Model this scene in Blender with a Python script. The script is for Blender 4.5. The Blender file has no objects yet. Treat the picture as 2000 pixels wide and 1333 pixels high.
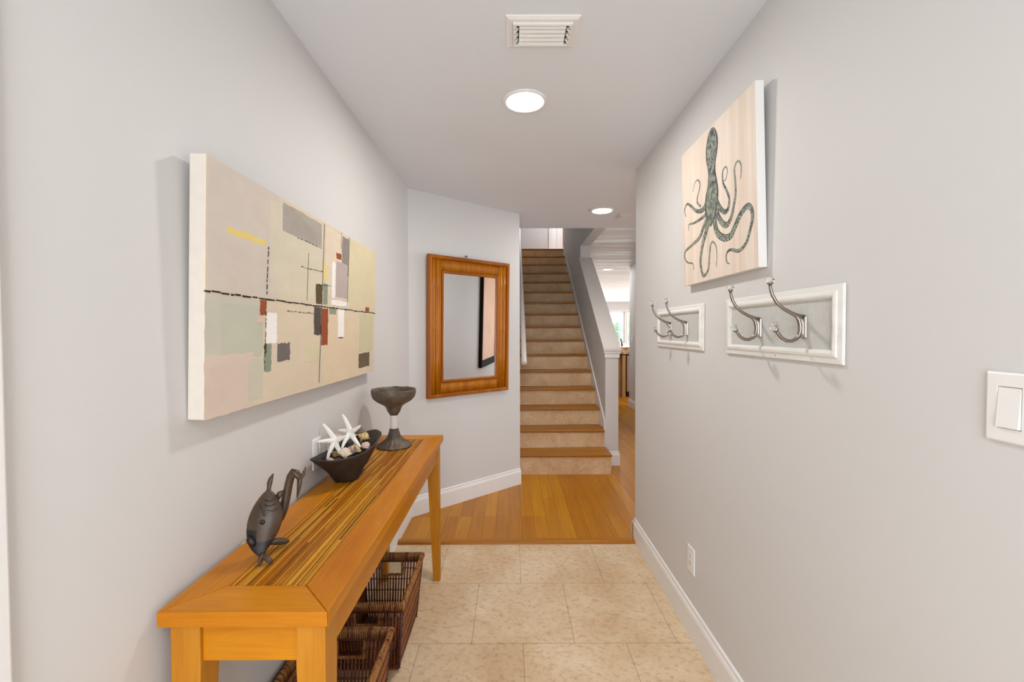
import bpy, bmesh, math, random
from mathutils import Vector, Matrix, Euler
random.seed(7)
PI = math.pi
scene = bpy.context.scene
COL = scene.collection

# ---------------------------------------------------------------- camera
cam_data = bpy.data.cameras.new('camera')
cam = bpy.data.objects.new('camera', cam_data)
COL.objects.link(cam)
cam_data.sensor_width = 36.0
cam_data.sensor_fit = 'HORIZONTAL'
cam_data.lens = 844.4 / 2000.0 * 36.0
cam_data.clip_start = 0.05
cam_data.clip_end = 200
_p, _y, _r = 0.02272, 0.0019, -0.0029          # pitch down, yaw right, roll
_F = Vector((math.sin(_y) * math.cos(_p), math.cos(_y) * math.cos(_p), -math.sin(_p)))
_R0 = Vector((math.cos(_y), -math.sin(_y), 0))
_U0 = _R0.cross(_F)
_R = _R0 * math.cos(_r) + _U0 * math.sin(_r)
_U = -_R0 * math.sin(_r) + _U0 * math.cos(_r)
M = Matrix((( _R.x, _U.x, -_F.x, 0), (_R.y, _U.y, -_F.y, 0), (_R.z, _U.z, -_F.z, 1.385), (0, 0, 0, 1)))
cam.matrix_world = M
scene.camera = cam

# ---------------------------------------------------------------- world, exposure
world = bpy.data.worlds.new('world')
scene.world = world
world.use_nodes = True
_bg = world.node_tree.nodes['Background']
_bg.inputs[0].default_value = (0.80, 0.90, 1.0, 1)
_bg.inputs[1].default_value = 2.2
vs = scene.view_settings
vs.view_transform = 'Standard'
vs.look = 'None'
vs.gamma = 1.0
vs.exposure = 0.6
vs.use_curve_mapping = False


def area(name, loc, rot, size, power, color=(1, 1, 1), shape='RECTANGLE', size_y=None, spread=PI):
    d = bpy.data.lights.new(name, 'AREA')
    d.energy = power
    d.color = color
    d.shape = shape
    d.size = size
    if size_y:
        d.size_y = size_y
    d.spread = spread
    o = bpy.data.objects.new(name, d)
    o.location = loc
    o.rotation_euler = rot
    COL.objects.link(o)
    return o


# added soft fill behind the camera, set in an invented open doorway (faces +y)
area('fill_entry_doorway', (0.02, -1.55, 1.15), (PI / 2 + 0.42, 0, 0), 0.95, 19, (0.92, 0.96, 1.0), size_y=2.0)
# added fill at unseen side openings of the foyer and the kitchen
area('fill_side_room', (4.42, 4.2, 1.4), (PI / 2, 0, PI / 2), 1.8, 13, (0.97, 0.98, 1.0), size_y=1.8)
area('fill_kitchen_side', (6.42, 13.0, 1.25), (PI / 2, 0, PI / 2), 6.0, 105, (0.93, 0.98, 1.0), size_y=2.1)
area('daylight_kitchen_window', (4.6, 17.7, 1.5), (-PI / 2, 0, 0), 2.6, 25, (0.93, 0.97, 1.0), size_y=1.3)
# recessed ceiling lamps, seen and added
WARM = (1.0, 0.975, 0.945)
area('lamp_entry', (0.066, 1.996, 2.418), (0, 0, 0), 0.15, 8, WARM, 'DISK')
area('lamp_stairs', (0.795, 3.789, 2.418), (0, 0, 0), 0.15, 4.5, WARM, 'DISK')
area('lamp_hall', (1.85, 8.3, 2.552), (0, 0, 0), 0.15, 7, WARM, 'DISK')
area('fill_lamp_kitchen', (3.0, 7.5, 2.552), (0, 0, 0), 0.15, 14, WARM, 'DISK')  # added out of view to brighten the peninsula front
area('fill_lamp_entry', (0.05, -0.7, 2.418), (0, 0, 0), 0.15, 7, WARM, 'DISK')  # added behind the camera to flatten the lighting
area('lamp_landing', (1.3, 8.7, 5.15), (0, 0, 0), 0.6, 42, (0.94, 0.98, 1.0), 'DISK')


# ---------------------------------------------------------------- materials
def S(r, g, b):
    def f(c):
        c /= 255.0
        return c / 12.92 if c <= 0.04045 else ((c + 0.055) / 1.055) ** 2.4
    return (f(r), f(g), f(b), 1)


def mul(c, k):
    return (min(1, c[0] * k), min(1, c[1] * k), min(1, c[2] * k), 1)


def newmat(name):
    m = bpy.data.materials.new(name)
    m.use_nodes = True
    nt = m.node_tree
    b = nt.nodes['Principled BSDF']
    return m, nt, b


def setb(b, rough=0.5, metal=0.0, spec=0.5, coat=0.0):
    b.inputs['Roughness'].default_value = rough
    b.inputs['Metallic'].default_value = metal
    b.inputs['Specular IOR Level'].default_value = spec
    b.inputs['Coat Weight'].default_value = coat


def nz(nt, scale, detail=4, rough=0.55, coord='Object', stretch=(1, 1, 1), rot=(0, 0, 0), dist=0.0):
    tc = nt.nodes.new('ShaderNodeTexCoord')
    mp = nt.nodes.new('ShaderNodeMapping')
    mp.inputs['Scale'].default_value = stretch
    mp.inputs['Rotation'].default_value = rot
    nt.links.new(tc.outputs[coord], mp.inputs[0])
    n = nt.nodes.new('ShaderNodeTexNoise')
    n.inputs['Scale'].default_value = scale
    n.inputs['Detail'].default_value = detail
    n.inputs['Roughness'].default_value = rough
    n.inputs['Distortion'].default_value = dist
    nt.links.new(mp.outputs[0], n.inputs['Vector'])
    return n


def ramp(nt, src, stops):
    r = nt.nodes.new('ShaderNodeValToRGB')
    nt.links.new(src, r.inputs[0])
    e = r.color_ramp.elements
    e[0].position, e[0].color = stops[0]
    e[1].position, e[1].color = stops[-1]
    for p, c in stops[1:-1]:
        x = e.new(p)
        x.color = c
    return r


def mix(nt, fac, a, b, mode='MIX'):
    m = nt.nodes.new('ShaderNodeMix')
    m.data_type = 'RGBA'
    m.blend_type = mode
    for sock, v in ((m.inputs[0], fac), (m.inputs[6], a), (m.inputs[7], b)):
        if hasattr(v, 'links') or hasattr(v, 'is_linked'):
            nt.links.new(v, sock)
        else:
            sock.default_value = v
    return m.outputs[2]


def bump(nt, b, h, strength=0.3, dist=0.002):
    bp = nt.nodes.new('ShaderNodeBump')
    bp.inputs['Strength'].default_value = strength
    bp.inputs['Distance'].default_value = dist
    nt.links.new(h, bp.inputs['Height'])
    nt.links.new(bp.outputs[0], b.inputs['Normal'])


def plain(name, c, rough=0.5, metal=0.0, var=0.06, scale=20, bmp=0.0, spec=0.5, coat=0.0, bdist=0.002, stretch=(1, 1, 1)):
    m, nt, b = newmat(name)
    setb(b, rough, metal, spec, coat)
    n = nz(nt, scale, stretch=stretch)
    r = ramp(nt, n.outputs[0], [(0.3, mul(c, 1 - var)), (0.7, mul(c, 1 + var))])
    nt.links.new(r.outputs[0], b.inputs['Base Color'])
    if bmp:
        bump(nt, b, n.outputs[0], bmp, bdist)
    return m


def wood(name, light, dark, axis=1, rough=0.38, scale=9, coat=0.15, fine=0.5):
    """straight-grained wood, grain running along the object's axis (0 x, 1 y, 2 z)"""
    m, nt, b = newmat(name)
    setb(b, rough, 0, 0.28, coat * 0.3)
    b.inputs['Coat Roughness'].default_value = 0.25
    st = [1, 1, 1]
    st[axis] = 0.07
    n1 = nz(nt, scale, 6, 0.6, stretch=st, dist=0.6)
    n2 = nz(nt, scale * 14, 3, 0.6, stretch=st)
    r1 = ramp(nt, n1.outputs[0], [(0.30, dark), (0.5, tuple((a + c) / 2 for a, c in zip(light, dark))), (0.68, light)])
    r2 = ramp(nt, n2.outputs[0], [(0.35, (0.78, 0.74, 0.70, 1)), (0.6, (1, 1, 1, 1))])
    nt.links.new(mix(nt, fine, r1.outputs[0], r2.outputs[0], 'MULTIPLY'), b.inputs['Base Color'])
    bump(nt, b, n2.outputs[0], 0.08, 0.001)
    return m


M_WALL = plain('wall_paint', S(213, 211, 209), 0.62, var=0.012, scale=1.6, spec=0.3)
M_CEIL = plain('ceiling_paint', S(228, 231, 236), 0.75, var=0.01, scale=2, spec=0.2)
M_TRIM = plain('white_trim_paint', S(235, 233, 231), 0.35, var=0.01, scale=4)
M_WHITE = plain('white_plastic', S(236, 234, 231), 0.32, var=0.005, scale=4)
M_CAP = plain('cap_paint', S(232, 226, 220), 0.4, var=0.01, scale=4)


def ceil_far():
    m, nt, b = newmat('hand_trowelled_ceiling')
    setb(b, 0.42, 0, 0.5)
    n = nz(nt, 2.2, 3, 0.5, stretch=(0.25, 1.6, 1))
    b.inputs['Base Color'].default_value = S(226, 228, 232)
    bump(nt, b, n.outputs[0], 1.0, 0.03)
    return m


M_CEILF = ceil_far()


def travertine(name, tile=True, gain=1.0, tscale=1.0):
    m, nt, b = newmat(name)
    setb(b, 0.42 if tile else 0.5, 0, 0.4)
    n1 = nz(nt, 3.2 * tscale, 6, 0.62, dist=0.4)
    n2 = nz(nt, 42 * tscale, 6, 0.75, stretch=(0.8, 1.0, 1), rot=(0, 0, 0.5))
    n3 = nz(nt, 10 * tscale, 5, 0.65, stretch=(0.7, 1.5, 1.0), rot=(0, 0, 0.3))
    g = lambda c: (c[0] * gain[0], c[1] * gain[1], c[2] * gain[2], 1) if isinstance(gain, tuple) else mul(c, gain)
    r1 = ramp(nt, n1.outputs[0], [(0.32, g(S(208, 176, 138))), (0.5, g(S(218, 192, 156))), (0.68, g(S(230, 208, 178)))])
    r2 = ramp(nt, n2.outputs[0], [(0.36, (0.72, 0.64, 0.55, 1)), (0.50, (1, 1, 1, 1))])
    c = mix(nt, 0.85, r1.outputs[0], r2.outputs[0], 'MULTIPLY')
    r3 = ramp(nt, n3.outputs[0], [(0.64, (0, 0, 0, 1)), (0.70, (0.8, 0.8, 0.8, 1))])
    c = mix(nt, r3.outputs[0], c, g(S(186, 152, 116)))
    if tile:
        tc = nt.nodes.new('ShaderNodeTexCoord')
        mp = nt.nodes.new('ShaderNodeMapping')
        mp.inputs['Location'].default_value = (-0.0495, -1.8852, 0)
        nt.links.new(tc.outputs['Object'], mp.inputs[0])
        br = nt.nodes.new('ShaderNodeTexBrick')
        br.offset = 0.5
        br.inputs['Scale'].default_value = 1
        br.inputs['Mortar Size'].default_value = 0.0011
        br.inputs['Mortar Smooth'].default_value = 0.0
        br.inputs['Brick Width'].default_value = 0.457
        br.inputs['Row Height'].default_value = 0.457
        br.inputs['Color1'].default_value = (1, 1, 1, 1)
        br.inputs['Color2'].default_value = (0.93, 0.92, 0.90, 1)
        br.inputs['Mortar'].default_value = (0.42, 0.36, 0.30, 1)
        nt.links.new(mp.outputs[0], br.inputs['Vector'])
        c = mix(nt, 1.0, c, br.outputs[0], 'MULTIPLY')
    nt.links.new(c, b.inputs['Base Color'])
    bump(nt, b, n2.outputs[0], 0.05, 0.001)
    return m


M_TILE = travertine('travertine_floor_tile')
M_RISER = travertine('travertine_stair_riser', False, (1.0, 0.90, 0.80), 1.6)


def bamboo_floor():
    m, nt, b = newmat('bamboo_floorboards')
    setb(b, 0.33, 0, 0.32, 0.05)
    b.inputs['Coat Roughness'].default_value = 0.2
    tc = nt.nodes.new('ShaderNodeTexCoord')
    mp = nt.nodes.new('ShaderNodeMapping')
    mp.inputs['Rotation'].default_value = (0, 0, PI / 2)
    mp.inputs['Location'].default_value = (0.35, 0.02, 0)
    nt.links.new(tc.outputs['Object'], mp.inputs[0])
    br = nt.nodes.new('ShaderNodeTexBrick')
    br.offset = 0.37
    br.offset_frequency = 3
    br.inputs['Scale'].default_value = 1
    br.inputs['Mortar Size'].default_value = 0.0009
    br.inputs['Mortar Smooth'].default_value = 0.0
    br.inputs['Bias'].default_value = 0.0
    br.inputs['Brick Width'].default_value = 0.95
    br.inputs['Row Height'].default_value = 0.092
    br.inputs['Color1'].default_value = S(208, 140, 8)
    br.inputs['Color2'].default_value = S(184, 116, 2)
    br.inputs['Mortar'].default_value = S(92, 54, 4)
    nt.links.new(mp.outputs[0], br.inputs['Vector'])
    n = nz(nt, 60, 4, 0.6, stretch=(1, 0.03, 1))
    n2 = nz(nt, 7, 3, 0.6, stretch=(1, 0.15, 1))
    r = ramp(nt, n.outputs[0], [(0.35, (0.80, 0.76, 0.70, 1)), (0.62, (1.0, 1.0, 1.0, 1))])
    r2 = ramp(nt, n2.outputs[0], [(0.35, (0.88, 0.86, 0.82, 1)), (0.65, (1.0, 1.0, 1.0, 1))])
    c = mix(nt, 0.8, br.outputs[0], r.outputs[0], 'MULTIPLY')
    c = mix(nt, 1.0, c, r2.outputs[0], 'MULTIPLY')
    nt.links.new(c, b.inputs['Base Color'])
    return m


M_BAMBOO = bamboo_floor()
PL, PD = S(208, 136, 12), S(182, 104, 2)
M_WX = wood('honey_pine_across', PL, PD, 0)
M_WY = wood('honey_pine_along', PL, PD, 1)
M_WZ = wood('honey_pine_upright', S(206, 142, 40), S(182, 112, 18), 2)
M_TREAD = wood('stair_tread_wood', S(182, 118, 18), S(150, 90, 6), 0, 0.32, 6)
M_STRAW = wood('straw_strip', S(214, 160, 48), S(176, 112, 14), 1, 0.5, 30)
M_MIDST = wood('amber_strip', S(186, 112, 6), S(150, 84, 2), 1, 0.5, 30)
M_DARKST = wood('brown_strip', S(142, 84, 6), S(104, 58, 4), 1, 0.5, 30)
M_MFR = wood('mirror_frame_wood', S(176, 100, 18), S(138, 70, 8), 2, 0.3, 8, 0.3)
M_MFRX = wood('mirror_frame_wood_across', S(160, 92, 32), S(120, 60, 18), 0, 0.3, 8, 0.3)
M_REED = wood('mirror_bamboo_reed', S(200, 126, 22), S(166, 92, 8), 2, 0.32, 26, 0.3)
M_CARVE = plain('carved_dark_wood', S(88, 74, 60), 0.5, var=0.55, scale=26, bmp=0.35, bdist=0.004)
M_CARVED = plain('charred_wood', S(44, 36, 30), 0.6, var=0.45, scale=22, bmp=0.5, bdist=0.006)
M_FISH = plain('aged_brown_wood', S(70, 52, 36), 0.42, var=0.35, scale=26, bmp=0.25, bdist=0.002, stretch=(1, 1, 0.4))
M_FISHD = plain('fish_shade_and_eye_dark', S(24, 16, 12), 0.5, var=0.2)
M_BONE = plain('pale_bone', S(190, 180, 165), 0.5)
M_MUSH = plain('white_stem_wrap', S(232, 228, 224), 0.5, var=0.03, scale=60)
M_STAR = plain('bleached_starfish', S(240, 236, 230), 0.8, var=0.04, scale=160, bmp=0.5, bdist=0.002)
M_SH1 = plain('cream_shell', S(222, 204, 182), 0.45, var=0.15, scale=40, bmp=0.2)
M_SH2 = plain('pink_shell', S(206, 176, 162), 0.45, var=0.2, scale=50, bmp=0.2)
M_SH3 = plain('tan_shell', S(196, 166, 110), 0.5, var=0.25, scale=60, bmp=0.3)
M_SH4 = plain('brown_shell', S(120, 98, 88), 0.5, var=0.3, scale=50, bmp=0.3)
M_WICK = plain('dark_brown_rattan', S(118, 62, 28), 0.42, var=0.5, scale=45, bmp=0.2, stretch=(1, 1, 0.3))
M_WICKL = plain('light_brown_rattan', S(140, 80, 36), 0.42, var=0.5, scale=45, bmp=0.2, stretch=(1, 1, 0.3))
M_WICKD = plain('deep_red_brown_rattan', S(70, 28, 16), 0.45, var=0.4, scale=50)
M_WRIM = plain('braided_rim_rattan', S(158, 106, 50), 0.45, var=0.5, scale=70, bmp=0.3)
M_PEWTER = plain('brushed_pewter', S(150, 140, 132), 0.3, 1.0, var=0.08, scale=40)
M_NAIL = plain('grey_nail', S(120, 118, 116), 0.35, 1.0)
M_DIST = plain('whitewashed_wood', S(228, 226, 221), 0.6, var=0.06, scale=30, bmp=0.2, stretch=(0.2, 1, 1))
M_SCUFF = plain('wood_scuff', S(170, 160, 148), 0.7)
M_DARK = plain('dark_frame_wood', S(34, 24, 18), 0.8, spec=0.1)
M_PEACH = plain('peach_print', S(236, 178, 132), 0.6, var=0.12, scale=2.5)
M_STEEL = plain('brushed_steel', S(200, 190, 182), 0.28, 1.0, var=0.05, scale=10)
M_BLACK = plain('black_plastic', S(18, 16, 18), 0.4)
M_CAB = wood('maple_cabinet', S(222, 184, 134), S(184, 140, 88), 2, 0.4, 4, 0.1)
M_CABD = wood('tan_cabinet_panel', S(168, 130, 88), S(150, 112, 72), 2, 0.4, 4, 0.1)
M_LEAF = plain('outdoor_foliage', S(120, 150, 110), 0.7, var=0.5, scale=3)
M_GROUND = plain('outdoor_paving', S(190, 190, 185), 0.8)
M_PAINTCAN = plain('raw_canvas_edge', S(216, 206, 194), 0.75, var=0.03, scale=30)


def linen():
    m, nt, b = newmat('grey_linen')
    setb(b, 0.9, 0, 0.2)
    a = nz(nt, 420, 2, 0.6, stretch=(1, 1, 0.06))
    c = nz(nt, 420, 2, 0.6, stretch=(0.06, 1, 1))
    r1 = ramp(nt, a.outputs[0], [(0.3, S(196, 196, 192)), (0.7, S(208, 207, 204))])
    r2 = ramp(nt, c.outputs[0], [(0.3, (0.9, 0.9, 0.9, 1)), (0.7, (1, 1, 1, 1))])
    nt.links.new(mix(nt, 1.0, r1.outputs[0], r2.outputs[0], 'MULTIPLY'), b.inputs['Base Color'])
    return m


M_LINEN = linen()


def granite():
    m, nt, b = newmat('speckled_granite')
    setb(b, 0.2)
    n = nz(nt, 14, 5, 0.7)
    r = ramp(nt, n.outputs[0], [(0.36, S(90, 68, 48)), (0.46, S(180, 146, 104)), (0.56, S(232, 200, 158)), (0.66, S(190, 136, 100))])
    nt.links.new(r.outputs[0], b.inputs['Base Color'])
    return m


M_GRAN = granite()


def mirror_mat():
    m, nt, b = newmat('mirror_glass')
    setb(b, 0.015, 1.0)
    b.inputs['Base Color'].default_value = (0.86, 0.87, 0.86, 1)
    return m


M_MIRROR = mirror_mat()


def glass(name, c, rough=0.02):
    m, nt, b = newmat(name)
    setb(b, rough)
    b.inputs['Base Color'].default_value = c
    b.inputs['Transmission Weight'].default_value = 1.0
    b.inputs['IOR'].default_value = 1.48
    return m


M_CRYS = glass('cut_crystal', (0.93, 0.97, 0.93, 1), 0.05)


def pane_mat():
    m = bpy.data.materials.new('window_pane')
    m.use_nodes = True
    nt = m.node_tree
    nt.nodes.clear()
    o = nt.nodes.new('ShaderNodeOutputMaterial')
    t = nt.nodes.new('ShaderNodeBsdfTransparent')
    g = nt.nodes.new('ShaderNodeBsdfGlossy')
    g.inputs['Roughness'].default_value = 0.02
    mx = nt.nodes.new('ShaderNodeMixShader')
    mx.inputs[0].default_value = 0.06
    nt.links.new(t.outputs[0], mx.inputs[1])
    nt.links.new(g.outputs[0], mx.inputs[2])
    nt.links.new(mx.outputs[0], o.inputs[0])
    return m


M_PANE = pane_mat()


def emis(name, c, s):
    m, nt, b = newmat(name)
    b.inputs['Base Color'].default_value = (0.9, 0.9, 0.9, 1)
    b.inputs['Emission Color'].default_value = c
    b.inputs['Emission Strength'].default_value = s
    return m


M_LENS = emis('lit_lamp_lens', (1, 0.96, 0.9, 1), 7.0)


def paint(name, c, var=0.08, scale=7):
    """brushed paint: broad soft mottling with a canvas weave bump"""
    m, nt, b = newmat(name)
    setb(b, 0.72, 0, 0.3)
    n = nz(nt, scale, 5, 0.65, stretch=(1, 1, 1.8), dist=0.5)
    n2 = nz(nt, 260, 2, 0.5)
    r = ramp(nt, n.outputs[0], [(0.3, mul(c, 1 - var)), (0.7, mul(c, 1 + var))])
    nt.links.new(r.outputs[0], b.inputs['Base Color'])
    bump(nt, b, n2.outputs[0], 0.12, 0.0006)
    return m


# ---------------------------------------------------------------- mesh builder
class MB:
    def __init__(self):
        self.bm = bmesh.new()
        self.mats = []
        self.cur = 0

    def mat(self, m):
        if m not in self.mats:
            self.mats.append(m)
        self.cur = self.mats.index(m)
        return self

    def face(self, vs, smooth=False):
        try:
            f = self.bm.faces.new(vs)
        except ValueError:
            return None
        f.material_index = self.cur
        f.smooth = smooth
        return f

    def v(self, p):
        return self.bm.verts.new(p)

    def box(self, a, b, T=None):
        x0, y0, z0 = a
        x1, y1, z1 = b
        ps = [(x0, y0, z0), (x1, y0, z0), (x1, y1, z0), (x0, y1, z0), (x0, y0, z1), (x1, y0, z1), (x1, y1, z1), (x0, y1, z1)]
        if T:
            ps = [T @ Vector(p) for p in ps]
        v = [self.v(p) for p in ps]
        for f in ((0, 3, 2, 1), (4, 5, 6, 7), (0, 1, 5, 4), (1, 2, 6, 5), (2, 3, 7, 6), (3, 0, 4, 7)):
            self.face([v[i] for i in f])
        return self

    def hexa(self, bot, top):
        v = [self.v(p) for p in list(bot) + list(top)]
        for f in ((0, 3, 2, 1), (4, 5, 6, 7), (0, 1, 5, 4), (1, 2, 6, 5), (2, 3, 7, 6), (3, 0, 4, 7)):
            self.face([v[i] for i in f])
        return self

    def prism(self, pts, d):
        """closed polygon pts (3d) extruded by vector d"""
        d = Vector(d)
        a = [self.v(p) for p in pts]
        b = [self.v(Vector(p) + d) for p in pts]
        self.face(a[::-1])
        self.face(b)
        n = len(pts)
        for i in range(n):
            self.face([a[i], a[(i + 1) % n], b[(i + 1) % n], b[i]])
        return self

    def tube(self, pts, rad, seg=10, smooth=True, flat=None, closed=False):
        """tube along pts; rad number or list; flat=(vector, factor) squashes one direction"""
        pts = [Vector(p) for p in pts]
        n = len(pts)
        if not hasattr(rad, '__len__'):
            rad = [rad] * n
        rings = []
        up = None
        for i in range(n):
            if closed:
                t = pts[(i + 1) % n] - pts[i - 1]
            else:
                t = pts[min(i + 1, n - 1)] - pts[max(i - 1, 0)]
            if t.length < 1e-9:
                t = Vector((0, 0, 1))
            t.normalize()
            if up is None:
                up = Vector((0, 0, 1)) if abs(t.z) < 0.9 else Vector((1, 0, 0))
            a = t.cross(up)
            if a.length < 1e-6:
                a = t.cross(Vector((0, 1, 0)))
            a.normalize()
            b_ = a.cross(t).normalized()
            up = b_
            ring = []
            for k in range(seg):
                an = 2 * PI * k / seg
                o = (a * math.cos(an) + b_ * math.sin(an)) * rad[i]
                if flat:
                    fv = Vector(flat[0]).normalized()
                    o = o - fv * o.dot(fv) * (1 - flat[1])
                ring.append(self.v(pts[i] + o))
            rings.append(ring)
        m = n if closed else n - 1
        for i in range(m):
            r0, r1 = rings[i], rings[(i + 1) % n]
            for k in range(seg):
                self.face([r0[k], r0[(k + 1) % seg], r1[(k + 1) % seg], r1[k]], smooth)
        if not closed:
            self.face(rings[0][::-1], False)
            self.face(rings[-1], False)
        return self

    def lathe(self, prof, c=(0, 0, 0), seg=40, smooth=True, T=None, jitter=0):
        """profile [(r,z)] turned about z through c"""
        rings = []
        for r, z in prof:
            if r < 1e-6:
                p = Vector((c[0], c[1], c[2] + z))
                rings.append([self.v(T @ p if T else p)])
            else:
                rg = []
                for k in range(seg):
                    an = 2 * PI * k / seg
                    p = Vector((c[0] + r * math.cos(an), c[1] + r * math.sin(an), c[2] + z))
                    rg.append(self.v(T @ p if T else p))
                rings.append(rg)
        for i in range(len(rings) - 1):
            a, b = rings[i], rings[i + 1]
            for k in range(seg):
                k2 = (k + 1) % seg
                if len(a) == 1 and len(b) == 1:
                    continue
                if len(a) == 1:
                    self.face([a[0], b[k2], b[k]], smooth)
                elif len(b) == 1:
                    self.face([a[k], a[k2], b[0]], smooth)
                else:
                    self.face([a[k], a[k2], b[k2], b[k]], smooth)
        return self

    def ellipsoid(self, c, r, T=None, seg=16, rings=10):
        R = T if T else Matrix.Identity(4)
        c = Vector(c)
        rr = []
        for i in range(rings + 1):
            ph = PI * i / rings
            if i in (0, rings):
                rr.append([self.v(c + (R @ Vector((0, 0, -r[2] * math.cos(ph)))))])
            else:
                rr.append([self.v(c + (R @ Vector((r[0] * math.sin(ph) * math.cos(2 * PI * k / seg), r[1] * math.sin(ph) * math.sin(2 * PI * k / seg), -r[2] * math.cos(ph))))) for k in range(seg)])
        for i in range(rings):
            a, b = rr[i], rr[i + 1]
            for k in range(seg):
                k2 = (k + 1) % seg
                if len(a) == 1:
                    self.face([a[0], b[k2], b[k]], True)
                elif len(b) == 1:
                    self.face([a[k], a[k2], b[0]], True)
                else:
                    self.face([a[k], a[k2], b[k2], b[k]], True)
        return self

    def ring(self, w, h, prof, close=True, cx=0, cz=0):
        """mitred rectangular moulding on the wall plane y=0 (front is -y); prof [(inset, depth)]"""
        loops = []
        for ins, d in prof:
            a, b = w / 2 - ins, h / 2 - ins
            loops.append([self.v((cx + x, -d, cz + z)) for x, z in ((-a, -b), (a, -b), (a, b), (-a, b))])
        n = len(loops)
        for i in range(n if close else n - 1):
            p, q = loops[i], loops[(i + 1) % n]
            for k in range(4):
                k2 = (k + 1) % 4
                self.face([p[k], p[k2], q[k2], q[k]])
        return self

    def sweep(self, path, prof, closed=False):
        """plan polyline path [(x,y)] with profile [(offset to the left, z)], mitred corners"""
        n = len(path)
        P = [Vector((p[0], p[1])) for p in path]
        loops = []
        for i in range(n):
            d0 = (P[i] - P[i - 1]).normalized() if i > 0 else (P[1] - P[0]).normalized()
            d1 = (P[i + 1] - P[i]).normalized() if i < n - 1 else d0
            n0, n1 = Vector((-d0.y, d0.x)), Vector((-d1.y, d1.x))
            mdir = (n0 + n1).normalized()
            k = 1 / max(0.2, mdir.dot(n0))
            loops.append([self.v((P[i].x + mdir.x * o * k, P[i].y + mdir.y * o * k, z)) for o, z in prof])
        m = len(prof)
        for i in range(n - 1):
            for k in range(m):
                k2 = (k + 1) % m
                self.face([loops[i][k], loops[i + 1][k], loops[i + 1][k2], loops[i][k2]])
        self.face(loops[0])
        self.face(loops[-1][::-1])
        return self

    def build(self, name, mat=None, parent=None, bevel=0, kind=None, bseg=2):
        if mat is not None and not self.mats:
            self.mats = [mat]
        bmesh.ops.recalc_face_normals(self.bm, faces=self.bm.faces[:])
        me = bpy.data.meshes.new(name)
        self.bm.to_mesh(me)
        self.bm.free()
        for m in self.mats:
            me.materials.append(m)
        o = bpy.data.objects.new(name, me)
        COL.objects.link(o)
        if parent:
            o.parent = parent
        if kind:
            o['kind'] = kind
        if bevel:
            b = o.modifiers.new('bevel', 'BEVEL')
            b.width = bevel
            b.segments = bseg
            b.limit_method = 'ANGLE'
            b.angle_limit = 0.6
        return o


def tag(o, label=None, cat=None, group=None):
    if label:
        o['label'] = label
    if cat:
        o['category'] = cat
    if group:
        o['group'] = group
    return o


def thing(name, loc, rot=(0, 0, 0), label=None, cat=None, group=None):
    o = bpy.data.objects.new(name, None)
    o.empty_display_size = 0.05
    o.location = loc
    o.rotation_euler = rot
    COL.objects.link(o)
    return tag(o, label, cat, group)


def copy_tree(o, parent=None):
    c = o.copy()
    COL.objects.link(c)
    if parent:
        c.parent = parent
    for ch in list(o.children):
        copy_tree(ch, c)
    return c


def struct(name, mb, mat, bevel=0):
    return mb.build(name, mat, None, bevel, 'structure')

PAINT=[
('A1',0.007,0.309,0.319,0.621),
('A2',0.268,0.324,0.624,0.596),
('G1',-0.005,0.137,0.238,0.299),
('G2',0.055,0.137,0.238,0.281),
('P1',-0.016,-0.032,0.191,0.152),
('G3',0.17,0.015,0.24,0.132),
('C1',0.248,0.016,0.606,0.291),
('A3',0.347,0.324,0.624,0.42),
('YB',0.076,0.455,0.247,0.472),
('GR',0.338,0.522,0.615,0.61),
('RP',0.651,0.352,0.88,0.611),
('DG',0.809,0.447,0.883,0.608),
('LI',0.75,0.35,0.875,0.495),
('RU',0.751,0.504,0.806,0.529),
('WH',0.713,0.342,0.745,0.485),
('WH',0.709,0.315,0.976,0.337),
('YG',0.888,0.313,1.249,0.612),
('YH',1.032,0.111,1.235,0.293),
('RL',0.642,-0.003,1.026,0.276),
('YS',0.634,0.403,0.669,0.464),
('BR',0.572,0.31,0.624,0.384),
('GN',0.634,0.311,0.674,0.391),
('DK',0.56,0.196,0.617,0.299),
('RU',0.623,0.157,0.681,0.296),
('GN',0.692,0.277,0.758,0.3),
('WH',0.777,0.183,0.843,0.302),
('BK',0.78,0.179,0.836,0.185),
('RU',0.221,0.255,0.254,0.299),
('WH',0.253,0.173,0.312,0.265),
('GN',0.244,0.09,0.283,0.172),
('BR',0.244,0.145,0.257,0.175),
('DK2',0.315,0.116,0.392,0.173),
('CG',0.486,0.101,0.608,0.169),
('BR2',1.029,0.034,1.181,0.104),
('RU',1.109,0.307,1.166,0.328),
('PK',0.209,0.231,0.246,0.252),
]
LINES=[
('H',(-0.005, 0.304),(0.623, 0.302)),
('H',(0.623, 0.302),(1.259, 0.304)),
('V',(0.261, 0.456),(0.253, 0.314)),
('L',(0.636, 0.615),(0.608, 0.016)),
('h',(0.459, 0.428),(0.627, 0.433)),
('l',(0.511, 0.483),(0.503, 0.316)),
('l',(0.571, 0.38),(0.704, 0.388)),
('L',(0.888, 0.619),(0.874, 0.314)),
('l',(0.8, 0.62),(0.798, 0.552)),
('h',(0.37, 0.274),(0.551, 0.274)),
('h',(0.252, 0.266),(0.247, 0.096)),
('h',(0.432, 0.52),(0.611, 0.519)),
]
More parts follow.
